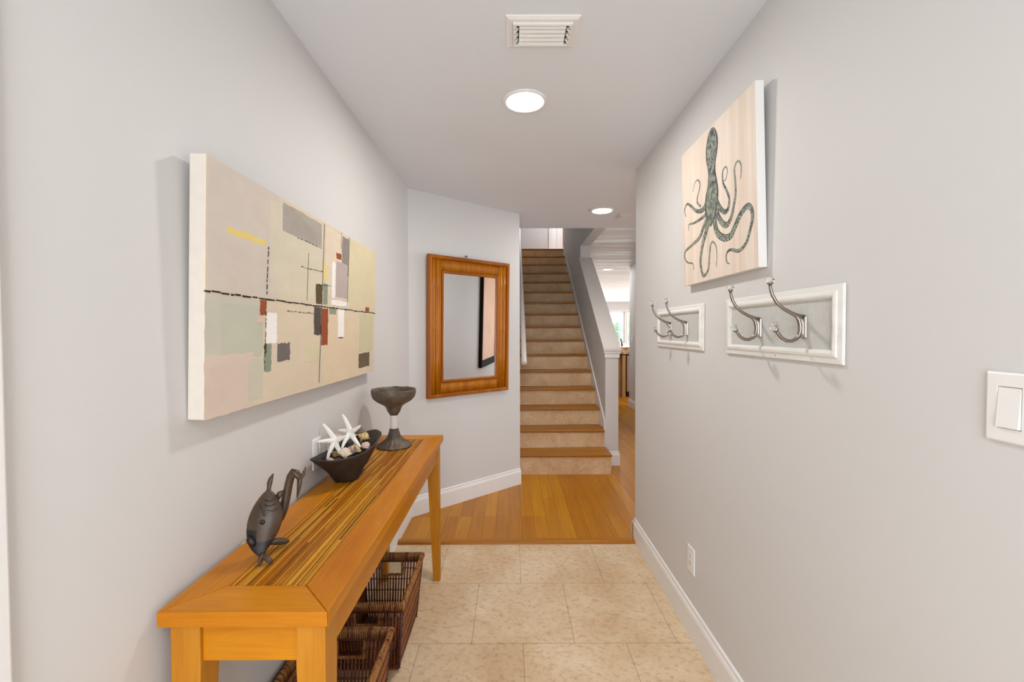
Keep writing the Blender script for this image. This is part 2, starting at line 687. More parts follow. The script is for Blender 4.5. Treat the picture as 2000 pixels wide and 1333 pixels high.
TENT=[
[ (1.74,1.903,0.0218),(1.778,1.88,0.0203),(1.836,1.891,0.0156),(1.889,1.925,0.0125),(1.936,1.95,0.0094),(1.964,1.931,0.0070),(1.948,1.896,0.0047) ],
[ (1.795,1.898,0.0094),(1.828,1.922,0.0086),(1.832,1.944,0.0078),(1.812,1.974,0.0070),(1.808,1.998,0.0062),(1.83,2.019,0.0055),(1.859,2.015,0.0039),(1.876,1.984,0.0031) ],
[ (1.739,1.854,0.0156),(1.794,1.848,0.0125),(1.861,1.847,0.0094),(1.915,1.853,0.0062),(1.915,1.826,0.0031) ],
[ (1.731,1.845,0.0218),(1.769,1.807,0.0203),(1.809,1.773,0.0172),(1.886,1.756,0.0125),(1.951,1.742,0.0109),(1.957,1.712,0.0094),(1.922,1.687,0.0070),(1.871,1.675,0.0047),(1.858,1.644,0.0031) ],
[ (1.712,1.86,0.0281),(1.738,1.799,0.0265),(1.776,1.738,0.0218),(1.796,1.678,0.0172),(1.782,1.626,0.0156),(1.758,1.609,0.0140),(1.723,1.632,0.0109),(1.714,1.685,0.0094),(1.704,1.723,0.0086),(1.685,1.73,0.0078),(1.661,1.708,0.0062),(1.653,1.667,0.0047),(1.659,1.629,0.0031) ],
[ (1.687,1.874,0.0296),(1.672,1.803,0.0296),(1.65,1.758,0.0281),(1.603,1.729,0.0265),(1.553,1.724,0.0250),(1.523,1.748,0.0234),(1.489,1.781,0.0218),(1.446,1.799,0.0203),(1.42,1.785,0.0187),(1.411,1.754,0.0172),(1.424,1.718,0.0148),(1.449,1.678,0.0133),(1.493,1.661,0.0125),(1.552,1.675,0.0101),(1.58,1.664,0.0078),(1.576,1.635,0.0062),(1.555,1.626,0.0039) ],
[ (1.666,1.874,0.0281),(1.652,1.831,0.0265),(1.617,1.789,0.0234),(1.578,1.77,0.0211),(1.548,1.79,0.0172),(1.53,1.828,0.0140),(1.519,1.867,0.0117),(1.524,1.916,0.0101),(1.529,1.954,0.0086),(1.513,1.972,0.0078),(1.49,1.96,0.0062),(1.483,1.931,0.0047),(1.489,1.904,0.0031) ],
[ (1.666,1.894,0.0234),(1.638,1.853,0.0218),(1.598,1.822,0.0187),(1.57,1.827,0.0156),(1.564,1.862,0.0133),(1.587,1.901,0.0109),(1.61,1.934,0.0086),(1.614,1.973,0.0070),(1.594,1.985,0.0062),(1.579,1.966,0.0047),(1.59,1.939,0.0039),(1.607,1.939,0.0023) ],
]
MANTLE=[ (1.7,2.176,0.0210),(1.702,2.156,0.0640),(1.703,2.113,0.0970),(1.705,2.067,0.0880),(1.703,2.032,0.0650),(1.7,1.998,0.0580),(1.696,1.956,0.0780),(1.698,1.917,0.1050),(1.706,1.872,0.1030),(1.704,1.845,0.0850),(1.706,1.818,0.0500),(1.706,1.795,0.0100) ]
# ================================================================ THE SETTING
CE, CF = 2.436, 2.57          # entry ceiling, hall ceiling
XL, XR = -0.757, 0.8185
A0 = Vector((-0.757, 3.198)); B0 = Vector((0.078, 3.900))
ANG = math.atan2(B0.y - A0.y, B0.x - A0.x)
UX, UY = math.cos(ANG), math.sin(ANG)
YH = 4.443                    # where the low ceiling stops

mb = MB(); mb.box((-0.9, -1.75, -0.1), (1.2, 2.80, 0)); struct('floor', mb, M_TILE)
mb = MB(); mb.box((-0.9, 2.80, -0.1), (6.7, 18.1, 0)); struct('floor_hall', mb, M_BAMBOO)
# rounded reducer strip between tile and boards
mb = MB(); mb.prism([(-0.745, 2.775, 0.0), (-0.745, 2.778, 0.012), (-0.745, 2.79, 0.018), (-0.745, 2.825, 0.016), (-0.745, 2.84, 0.001)], (1.553, 0, 0))
struct('trim_1', mb, M_TREAD)

mb = MB(); mb.box((-0.857, -1.6, 0), (XL, 3.25, CE)); struct('wall_left', mb, M_WALL)
mb = MB(); mb.prism([(A0.x, A0.y, 0), (B0.x, B0.y, 0), (B0.x, 4.06, 0), (B0.x - 0.12, 4.06, 0), (A0.x - 0.10, A0.y + 0.06, 0)], (0, 0, CE)); struct('wall_angled', mb, M_WALL)
mb = MB(); mb.box((-0.02, 4.06, 0), (0.078, 7.9, 5.3)); mb.box((-0.02, 3.95, CE + .001), (0.078, 4.06, 5.3)); struct('wall_stairwell_left', mb, M_WALL)
mb = MB(); mb.box((XR, -1.6, 0), (0.92, 2.845, CE)); struct('wall_right', mb, M_WALL)
mb = MB(); mb.box((0.92, 2.745, 0), (4.5, 2.845, CE)); struct('wall_return', mb, M_WALL)
mb = MB(); mb.box((4.5, 2.745, 0), (4.6, 3.1, CE)); mb.box((4.5, 5.3, 0), (4.6, 5.6, CF)); mb.box((4.5, 3.1, 2.3), (4.6, 5.3, CE)); mb.box((4.5, 3.1, 0), (4.6, 5.3, 0.5)); struct('wall_side', mb, M_WALL)
mb = MB(); mb.box((2.17, 5.5, 0), (4.6, 5.6, CF)); mb.box((2.17, 5.6, 0), (2.29, 7.93, CF)); struct('wall_hall', mb, M_WALL)
# entry wall behind the camera, with a doorway added to let light in
mb = MB(); mb.box((-0.857, -1.7, 0), (-0.46, -1.6, CE)); mb.box((0.50, -1.7, 0), (0.92, -1.6, CE)); mb.box((-0.46, -1.7, 2.15), (0.50, -1.6, CE)); struct('wall_front', mb, M_WALL)
# kitchen shell
mb = MB(); mb.box((6.5, 5.5, 0), (6.6, 9.9, CF)); mb.box((6.5, 16.1, 0), (6.6, 18.0, CF)); mb.box((6.5, 9.9, 2.35), (6.6, 16.1, CF)); mb.box((4.6, 5.5, 0), (6.5, 5.6, CF)); struct('wall_kitchen_right', mb, M_WALL)
mb = MB(); mb.box((0.965, 8.08, 0), (1.10, 18.0, CF)); struct('wall_kitchen_left', mb, M_WALL)
WX0, WX1, WZ0, WZ1, WYB = 3.1, 5.75, 0.90, 2.19, 17.9
mb = MB(); mb.box((0.965, WYB, 0), (WX0, 18.0, CF)); mb.box((WX1, WYB, 0), (6.6, 18.0, CF)); mb.box((WX0, WYB, 0), (WX1, 18.0, WZ0)); mb.box((WX0, WYB, WZ1), (WX1, 18.0, CF)); struct('wall_back', mb, M_WALL)

mb = MB(); mb.box((-0.9, -1.75, CE), (4.7, YH, CE + 0.2)); struct('ceiling', mb, M_CEIL)
mb = MB(); mb.box((1.10, YH, CF), (6.7, 18.1, CF + 0.2)); struct('ceiling_hall', mb, M_CEILF)
mb = MB(); mb.box((-0.1, YH - 0.1, CE + 0.2), (1.10, YH, 5.3)); struct('wall_stairwell_front', mb, M_WALL)
mb = MB(); mb.box((-1.6, YH - 0.1, 5.3), (3.1, 9.4, 5.4)); struct('ceiling_landing', mb, M_CEIL)
# stair wall: sloping knee wall, full wall behind it, opening above the slope
SX0, SX1, SY0, SY1 = 0.965, 1.10, 4.425, 6.03
CZ0, CSL = 1.185, 0.745
mb = MB()
mb.prism([(SX0, SY0, 0), (SX0, SY1, 0), (SX0, SY1, CZ0 + CSL * (SY1 - SY0)), (SX0, SY0, CZ0)], (SX1 - SX0, 0, 0))
mb.box((SX0, SY1, 0), (SX1, 8.08, 5.3))
mb.box((SX0, YH, CF), (SX1, SY1, 5.3))
struct('wall_stair', mb, M_WALL)
# cap on the slope and collar moulding below it
mb = MB()
z = lambda y: CZ0 + CSL * (y - SY0)
mb.prism([(SX0 - 0.022, SY0 - 0.025, z(SY0) + 0.000), (SX0 - 0.022, SY1, z(SY1)), (SX0 - 0.022, SY1, z(SY1) + 0.028), (SX0 - 0.022, SY0 - 0.005, z(SY0) + 0.030), (SX0 - 0.022, SY0 - 0.025, z(SY0) + 0.022)], (SX1 - SX0 + 0.044, 0, 0))
struct('trim_2', mb, M_CAP)
mb = MB()
mb.box((SX0 - 0.016, SY0 - 0.016, CZ0 - 0.03), (SX1 + 0.016, SY0 + 0.02, CZ0 + 0.002))
mb.box((SX0 - 0.009, SY0 - 0.009, CZ0 - 0.075), (SX1 + 0.009, SY0 + 0.012, CZ0 - 0.03))
struct('trim_3', mb, M_TRIM, 0.003)
# landing upstairs
mb = MB(); mb.box((-1.5, 7.945, 2.70), (3.0, 9.3, 2.878)); struct('floor_landing', mb, M_TREAD)
mb = MB(); mb.box((-1.5, 9.2, 2.878), (0.86, 9.3, 5.3)); mb.box((1.66, 9.2, 2.878), (3.0, 9.3, 5.3)); mb.box((0.86, 9.2, 5.0), (1.66, 9.3, 5.3))
mb.box((-1.6, 7.9, 2.7), (-1.5, 9.3, 5.3)); mb.box((3.0, 7.9, 2.7), (3.1, 9.3, 5.3)); mb.box((-1.6, 7.8, 2.7), (-0.02, 7.9, 5.3)); mb.box((1.10, 7.8, 2.7), (3.1, 7.9, 5.3))
struct('wall_landing', mb, plain('landing_wall_paint', S(208, 208, 210), 0.35, var=0.01))
mb = MB(); mb.box((0.80, 9.182, 2.878), (0.885, 9.2, 5.05)); mb.box((1.64, 9.182, 2.878), (1.72, 9.2, 5.05)); mb.box((0.885, 9.182, 4.97), (1.64, 9.2, 5.05)); struct('trim_4', mb, M_TRIM, 0.003)
mb = MB(); mb.box((0.86, 9.22, 2.878), (1.66, 9.26, 5.0)); 
for (x0, x1) in ((0.98, 1.22), (1.30, 1.54)):
    for (z0, z1) in ((3.1, 3.8), (3.95, 4.8)):
        mb.box((x0, 9.212, z0), (x1, 9.221, z1))
struct('door_1', mb, M_TRIM)
mb = MB(); mb.box((0.080, 9.14, 2.878), (0.155, 9.2, 5.0)); struct('trim_5', mb, M_DARK)
# door casing at the near end of the left wall, with its door
mb = MB(); mb.box((XL, 0.545, 0), (-0.742, 0.634, 2.12)); mb.box((XL, -0.40, 0), (-0.742, -0.311, 2.12)); mb.box((XL, -0.311, 2.03), (-0.742, 0.545, 2.12)); struct('trim_6', mb, M_TRIM, 0.004)
mb = MB(); mb.box((XL, -0.311, 0.01), (-0.750, 0.545, 2.03))
for y0, y1 in ((-0.19, 0.08), (0.16, 0.43)):
    for z0, z1 in ((0.2, 0.95), (1.1, 1.85)):
        mb.box((-0.7505, y0, z0), (-0.746, y1, z1))
struct('door_2', mb, M_TRIM)

BB = [(0, 0), (0.015, 0), (0.015, 0.108), (0.012, 0.120), (0.008, 0.126), (0.007, 0.140), (0, 0.145)]
BBr = [(-o, zz) for o, zz in BB]
mb = MB(); mb.sweep([(XL, 0.634), (A0.x, A0.y), (B0.x, B0.y)], BBr); struct('baseboard_left', mb, M_TRIM)
mb = MB(); mb.sweep([(XR, -1.6), (XR, 2.845)], BB); struct('baseboard_right', mb, M_TRIM)
mb = MB(); mb.sweep([(XR, 2.83), (XR, 2.845), (4.5, 2.845)], BB); struct('baseboard_return', mb, M_TRIM)
mb = MB(); mb.sweep([(SX0, 4.60), (SX0, SY0), (SX1, SY0), (SX1, 17.9)], BBr); struct('baseboard_stair', mb, M_TRIM)
mb = MB(); mb.sweep([(4.5, 5.5), (2.17, 5.5), (2.17, 7.93), (2.29, 7.93)], BB); struct('baseboard_hall', mb, M_TRIM)

# ================================================================ STAIRCASE
st = thing('staircase', (0.515, 4.15, 0), (0, 0, 0), 'straight staircase with honey wood treads and beige travertine risers rising between white walls', 'stairs')
N, RUN, RISE, Y1 = 16, 0.2529, 0.1794, 4.12
top = lambda i: 0.0175 + (i + 1) * RISE
for i in range(N):
    y = Y1 + i * RUN
    x1 = 0.963 if i < 1 else 0.951
    zb = 0 if i == 0 else top(i - 1)
    mb = MB(); mb.box((0.079 - 0.515, y + 0.022 - 4.15, zb), (x1 - 0.515, y + 0.045 - 4.15, top(i) - 0.025))
    mb.build('riser', M_RISER, st)
    mb = MB(); yb = (Y1 + (i + 1) * RUN + 0.022) if i < N - 1 else 7.945
    mb.box((0.079 - 0.515, y - 4.15, top(i) - 0.025), ((0.968 if i == 0 else 0.9515) - 0.515, min(yb, SY0 - 0.016 if i == 1 and False else yb) - 4.15, top(i)))
    mb.build('tread', M_TREAD, st, 0.008, bseg=3)
nl = lambda y: 0.0175 + RISE + (y - Y1) * RISE / RUN
mb = MB()
ya, yb = SY0 + 0.001, 7.95
mb.prism([(0.952 - 0.515, ya - 4.15, 0.12), (0.952 - 0.515, yb - 4.15, nl(yb) - 0.35), (0.952 - 0.515, yb - 4.15, nl(yb) + 0.05), (0.952 - 0.515, ya - 4.15, nl(ya) + 0.05)], (0.0125, 0, 0))
mb.build('skirt_board', M_TRIM, st)

# handrail on the left stair wall
hr = thing('handrail', (0.135, 4.47, 1.05), (0, 0, 0), 'cream painted round handrail on the left side of the staircase', 'handrail')
sl = 0.72
mb = MB(); mb.tube([(0, 0, 0), (0, 0.004, 0.003), (0, 0.3, 0.3 * sl), (0, 3.0, 3.0 * sl), (0, 3.1, 3.1 * sl)], [0.018, 0.028, 0.029, 0.029, 0.026], 16)
mb.build('rail', M_CAP, hr)
for yy in (0.25, 1.6, 2.9):
    mb = MB(); mb.tube([(-0.057, yy, yy * sl - 0.06), (-0.03, yy, yy * sl - 0.06), (0, yy, yy * sl - 0.02)], 0.007, 8); mb.lathe([(0, 0), (0.025, 0), (0.025, 0.006), (0, 0.008)], T=Matrix.Translation((-0.057, yy, yy * sl - 0.06)) @ Matrix.Rotation(PI / 2, 4, 'Y'), seg=16)
    mb.build('bracket', M_PEWTER, hr)

# ================================================================ KITCHEN, FAR END
def win(name, x0, x1):
    mb = MB(); w, h = x1 - x0, WZ1 - WZ0
    cx, cz = (x0 + x1) / 2, (WZ0 + WZ1) / 2
    t = bpy.data.objects.new(name, None); COL.objects.link(t); t.location = (cx, WYB, cz); t['kind'] = 'structure'
    mb.ring(w + 0.10, h + 0.10, [(0, 0), (0, 0.02), (0.05, 0.02), (0.05, -0.06), (0.09, -0.06), (0.09, -0.09), (0, -0.0)], True)
    mb.build('window_frame', M_TRIM, t)
    mb = MB(); mb.box((-w / 2 + 0.04, 0.05, -0.215), (w / 2 - 0.04, 0.085, -0.18)); mb.box((-0.012, 0.055, -h / 2 + 0.04), (0.012, 0.08, h / 2 - 0.04)); mb.build('sash_bar', M_TRIM, t)
    mb = MB(); mb.box((-w / 2 + 0.04, 0.066, -h / 2 + 0.04), (w / 2 - 0.04, 0.069, h / 2 - 0.04)); mb.build('pane', M_PANE, t)
    mb = MB()
    n = 22
    for k in range(n):
        zz = -h / 2 + 0.07 + k * (h - 0.12) / (n - 1)
        T = Matrix.Translation((0, 0.02, zz)) @ Matrix.Rotation(0.12, 4, 'X')
        mb.box((-w / 2 + 0.055, -0.022, -0.0012), (w / 2 - 0.055, 0.022, 0.0012), T)
    mb.box((-w / 2 + 0.05, -0.005, h / 2 - 0.055), (w / 2 - 0.05, 0.045, h / 2 - 0.005))
    mb.build('blind', M_WHITE, t)
win('window_1', WX0, 4.70)
win('window_2', 4.82, WX1)
mb = MB(); mb.box((4.70, WYB - 0.001, WZ0), (4.82, 18.0, WZ1)); struct('trim_7', mb, M_TRIM)
mb = MB(); mb.box((WX0 - 0.08, WYB - 0.09, WZ0 - 0.12), (WX1 + 0.08, WYB - 0.001, WZ0 - 0.052)); struct('trim_8', mb, M_TRIM)

# garden beyond the window
mb = MB()
for k in range(46):
    x = random.uniform(2.6, 7.4); y = random.uniform(20.2, 22.4); r = random.uniform(0.3, 0.62)
    zz = random.uniform(0.2, 1.15) + (0.9 if x > 5.4 and random.random() < 0.6 else 0)
    mb.ellipsoid((x - 5, y - 21, zz), (r, r, r * 0.9), seg=9, rings=6)
hd = mb.build('hedge', M_LEAF)
hd.location = (5, 21, 0)
dm = hd.modifiers.new('rough', 'DISPLACE'); tx = bpy.data.textures.new('leafy', 'CLOUDS'); tx.noise_scale = 0.18; dm.texture = tx; dm.strength = 0.3
tag(hd, 'blurred green hedge outside the bright kitchen window', 'hedge')
mb = MB(); mb.box((-6, 18.1, -0.12), (16, 40, -0.02)); struct('floor_outside', mb, M_GROUND)

pn = thing('kitchen_peninsula', (2.6, 9.4, 0), (0, 0, 0), 'kitchen peninsula with speckled granite ledge and maple panels at the end of the hall', 'kitchen counter')
mb = MB(); mb.box((-0.95, -0.02, 0), (-0.20, 0.6, 0.88)); mb.box((-0.95, -0.36, 0.0), (-0.29, -0.02, 0.88)); mb.build('end_panel', M_CABD, pn)
mb = MB(); mb.box((-0.285, -0.425, 0), (-0.218, -0.30, 0.88)); mb.build('corner_post', M_CAB, pn, 0.004)
mb = MB(); mb.box((-0.95, -0.44, 0.895), (1.3, 0.62, 1.05)); mb.build('granite_ledge', M_GRAN, pn, 0.008)
mb = MB(); mb.box((-0.95, -0.40, 0.88), (1.3, 0.6, 0.895)); mb.box((-0.215, -0.28, 0.0), (-0.175, 0.6, 0.88)); mb.build('shadow_gap', M_DARK, pn)
mb = MB(); mb.box((0.60, -0.38, 0.09), (1.28, 0.6, 0.88)); mb.build('cabinet', M_CAB, pn)
dw = thing('dishwasher', (2.78, 9.05, 0), (0, 0, 0), 'stainless steel dishwasher with black kick plate beside the maple corner post', 'dishwasher')
mb = MB(); mb.box((-0.35, 0.03, 0.10), (0.35, 0.60, 0.87)); mb.build('door', M_STEEL, dw, 0.006)
mb = MB(); mb.box((-0.35, 0.02, 0.005), (0.35, 0.60, 0.10)); mb.build('kick_plate', M_BLACK, dw)
mb = MB(); mb.tube([(-0.3, -0.02, 0.78), (0.3, -0.02, 0.78)], 0.012, 10); mb.tube([(-0.28, -0.02, 0.78), (-0.28, 0.03, 0.78)], 0.008, 8); mb.tube([(0.28, -0.02, 0.78), (0.28, 0.03, 0.78)], 0.008, 8); mb.build('handle', M_DARK, dw)
fc = thing('faucet', (2.49, 9.75, 1.05), (0, 0, 0), 'small dark curved faucet on the granite ledge in front of the window', 'faucet')
mb = MB(); mb.tube([(0.01, 0, 0), (0.01, 0, 0.05), (-0.005, 0, 0.10), (-0.02, 0, 0.16)], [0.02, 0.014, 0.012, 0.010], 10); mb.build('spout', M_BLACK, fc)

# ================================================================ CEILING FITTINGS
def recessed(x, y, zc, label):
    t = thing('recessed_light', (x, y, zc), (0, 0, 0), label, 'ceiling light')
    mb = MB(); mb.lathe([(0.082, 0.0), (0.101, 0.0), (0.101, -0.004), (0.094, -0.010), (0.084, -0.008), (0.082, -0.0)], seg=48); mb.build('trim_ring', M_WHITE, t)
    mb = MB(); mb.lathe([(0, -0.0115), (0.05, -0.011), (0.078, -0.008), (0.0835, -0.003), (0.0835, -0.0005), (0, -0.0005)], seg=48); mb.build('lens', M_LENS, t)
    return t
recessed(0.066, 1.996, CE, 'round recessed ceiling light just beyond the louvred vent, nearest of the lit downlights')
recessed(0.795, 3.789, CE, 'small recessed ceiling light in front of the stair opening')
recessed(1.85, 8.3, CF, 'distant recessed light in the hall ceiling right of the stairs')
recessed(3.0, 7.5, CF, 'recessed light added out of view behind the right wall to brighten the kitchen')
recessed(0.05, -0.7, CE, 'recessed ceiling light added behind the viewer for more even light')

def vent(x, y, label, w=0.250, d=0.160):
    t = thing('ceiling_vent', (x, y, CE), (0, 0, 0), label, 'air vent')
    T = Matrix.Rotation(PI / 2, 4, 'X')          # moulding front turned to face down
    def ringz(mb, prof, w_, d_):
        loops = [[mb.v((sx * (w_ / 2 - i), sy * (d_ / 2 - i), -z_)) for sx, sy in ((-1, -1), (1, -1), (1, 1), (-1, 1))] for i, z_ in prof]
        for a, b in zip(loops, loops[1:] + loops[:1]):
            for k in range(4):
                mb.face([a[k], a[(k + 1) % 4], b[(k + 1) % 4], b[k]])
    mb = MB(); ringz(mb, [(0, 0), (0, 0.004), (0.010, 0.009), (0.022, 0.009), (0.024, 0.0005)], w, d); mb.build('frame', M_WHITE, t)
    mb = MB(); ringz(mb, [(0, 0.004), (0, 0.016), (0.006, 0.017), (0.008, 0.004)], w - 0.046, d - 0.046); mb.build('collar', M_WHITE, t)
    mb = MB(); mb.box((-w / 2 + 0.024, -d / 2 + 0.024, -0.002), (w / 2 - 0.024, d / 2 - 0.024, -0.0004)); mb.build('damper', plain('damper_shade_grey', S(84, 82, 80), 0.7), t)  # plate coloured dark as the shade between the louvres
    for k in range(5):
        yy = -d / 2 + 0.038 + k * (d - 0.076) / 4
        mb = MB()
        R = Matrix.Translation((0, yy, -0.011)) @ Matrix.Rotation(-0.55, 4, 'X')
        mb.box((-w / 2 + 0.045, -0.0078, -0.0010), (w / 2 - 0.045, 0.0078, 0.0010), R)
        mb.build('louvre', M_WHITE, t)
    for s in (-1, 1):
        for k in range(4):
            yy = -d / 2 + 0.040 + k * (d - 0.08) / 3
            mb = MB(); mb.tube([(s * (w / 2 - 0.040), yy - 0.013, -0.009), (s * (w / 2 - 0.032), yy - 0.006, -0.012), (s * (w / 2 - 0.030), yy + 0.004, -0.012), (s * (w / 2 - 0.040), yy + 0.012, -0.009)], 0.004, 8, flat=((0, 0, 1), 1.2))
            mb.build('side_fin', M_WHITE, t)
    return t
vent(0.111, 1.539, 'white rectangular ceiling vent with horizontal louvres nearest the viewer')
vent(1.107, 3.99, 'partly hidden white ceiling vent beside the small light near the stairs')
# ================================================================ CONSOLE TABLE
TH = 0.80
TX0, TX1, TY0, TY1 = -0.7425, -0.3845, 0.890, 2.432
tcx, tcy = (TX0 + TX1) / 2, (TY0 + TY1) / 2
tb = thing('console_table', (tcx, tcy, 0), (0, 0, 0), 'long narrow honey pine console table against the left wall with a planked inset top', 'table')
hw, hl = (TX1 - TX0) / 2, (TY1 - TY0) / 2
bw, bl = 0.090, 0.096
tt = 0.033
o_ = [(-hw, -hl), (hw, -hl), (hw, hl), (-hw, hl)]
i_ = [(-hw + bw, -hl + bl), (hw - bw, -hl + bl), (hw - bw, hl - bl), (-hw + bw, hl - bl)]
g = 0.0006
for k, (nm, mt) in enumerate((('top_border', M_WX), ('top_border', M_WY), ('top_border', M_WX), ('top_border', M_WY))):
    a, b = o_[k], o_[(k + 1) % 4]; c, d = i_[(k + 1) % 4], i_[k]
    mb = MB(); mb.prism([(*a, TH - tt), (*b, TH - tt), (*c, TH - tt), (*d, TH - tt)], (0, 0, tt))
    for v in mb.bm.verts:                     # a hair of shadow at each mitre
        cx_ = (a[0] + b[0] + c[0] + d[0]) / 4; cy_ = (a[1] + b[1] + c[1] + d[1]) / 4
        if mt is M_WX: v.co.x -= math.copysign(g, v.co.x)
        else: v.co.y -= math.copysign(g, v.co.y)
    mb.build(nm, mt, tb, 0.0022)
# inset of many rough strips running along the table
mb = MB()
ix0, ix1, iy0, iy1 = -hw + bw + 0.0006, hw - bw - 0.0006, -hl + bl + 0.0006, hl - bl - 0.0006
mb.mat(M_MIDST); mb.box((ix0, iy0, TH - tt + 0.002), (ix1, iy1, TH - 0.006))
x = ix0
while x < ix1 - 0.001:
    w = min(random.choice((0.0022, 0.003, 0.004, 0.0055, 0.007)), ix1 - x)
    y = iy0
    while y < iy1 - 0.001:
        L = min(random.uniform(0.12, 0.9), iy1 - y)
        if iy1 - (y + L) < 0.05: L = iy1 - y
        mb.mat(random.choice((M_MIDST, M_MIDST, M_MIDST, M_STRAW, M_STRAW, M_DARKST, M_DARKST)))
        h = random.uniform(-0.0022, 0.0003)
        dx = random.uniform(-0.0008, 0.0008)
        mb.hexa([(x, y, TH - 0.007), (x + w - 0.0003, y, TH - 0.007), (x + w - 0.0003, y + L - 0.0006, TH - 0.007), (x, y + L - 0.0006, TH - 0.007)],
                [(x + 0.0003, y, TH + h), (x + w - 0.0006, y, TH + h), (x + w - 0.0006 , y + L - 0.0006, TH + h * 0.6), (x + 0.0003, y + L - 0.0006, TH + h * 0.6)])
        y += L
    x += w
mb.build('planked_inset', None, tb)
# legs: square at the top, tapering on their two inner faces
LT = TH - tt
lx, ly0, ly1 = hw - 0.014, -hl + 0.018, hl - 0.030
for sx in (-1, 1):
    for sy in (-1, 1):
        X = sx * lx; Y = ly0 if sy < 0 else ly1
        ttp, tbt = 0.063, 0.037
        r = lambda t_: [(X, Y), (X - sx * t_, Y), (X - sx * t_, Y - sy * t_), (X, Y - sy * t_)]
        mb = MB()
        top_, mid_, bot_ = r(ttp), r(ttp), r(tbt)
        A = [mb.v((px, py, 0)) for px, py in bot_]; B = [mb.v((px, py, LT - 0.10)) for px, py in mid_]; Cc = [mb.v((px, py, LT)) for px, py in top_]
        mb.face(A); mb.face(Cc)
        for P, Q in ((A, B), (B, Cc)):
            for k in range(4): mb.face([P[k], P[(k + 1) % 4], Q[(k + 1) % 4], Q[k]])
        mb.build('leg', M_WZ, tb, 0.002)
ap = 0.090
for sx in (-1, 1):
    mb = MB(); xa = sx * (lx - 0.006); xb = sx * (lx - 0.026)
    mb.box((min(xa, xb), ly0 + 0.0632, LT - ap), (max(xa, xb), ly1 - 0.0632, LT)); mb.build('apron', M_WY, tb, 0.0015)
for Y, sy in ((ly0, 1), (ly1, -1)):
    mb = MB(); ya, yb = Y + sy * 0.008, Y + sy * 0.028
    mb.box((-lx + 0.0632, min(ya, yb), LT - ap), (lx - 0.0632, max(ya, yb), LT)); mb.build('apron', M_WX, tb, 0.0015)

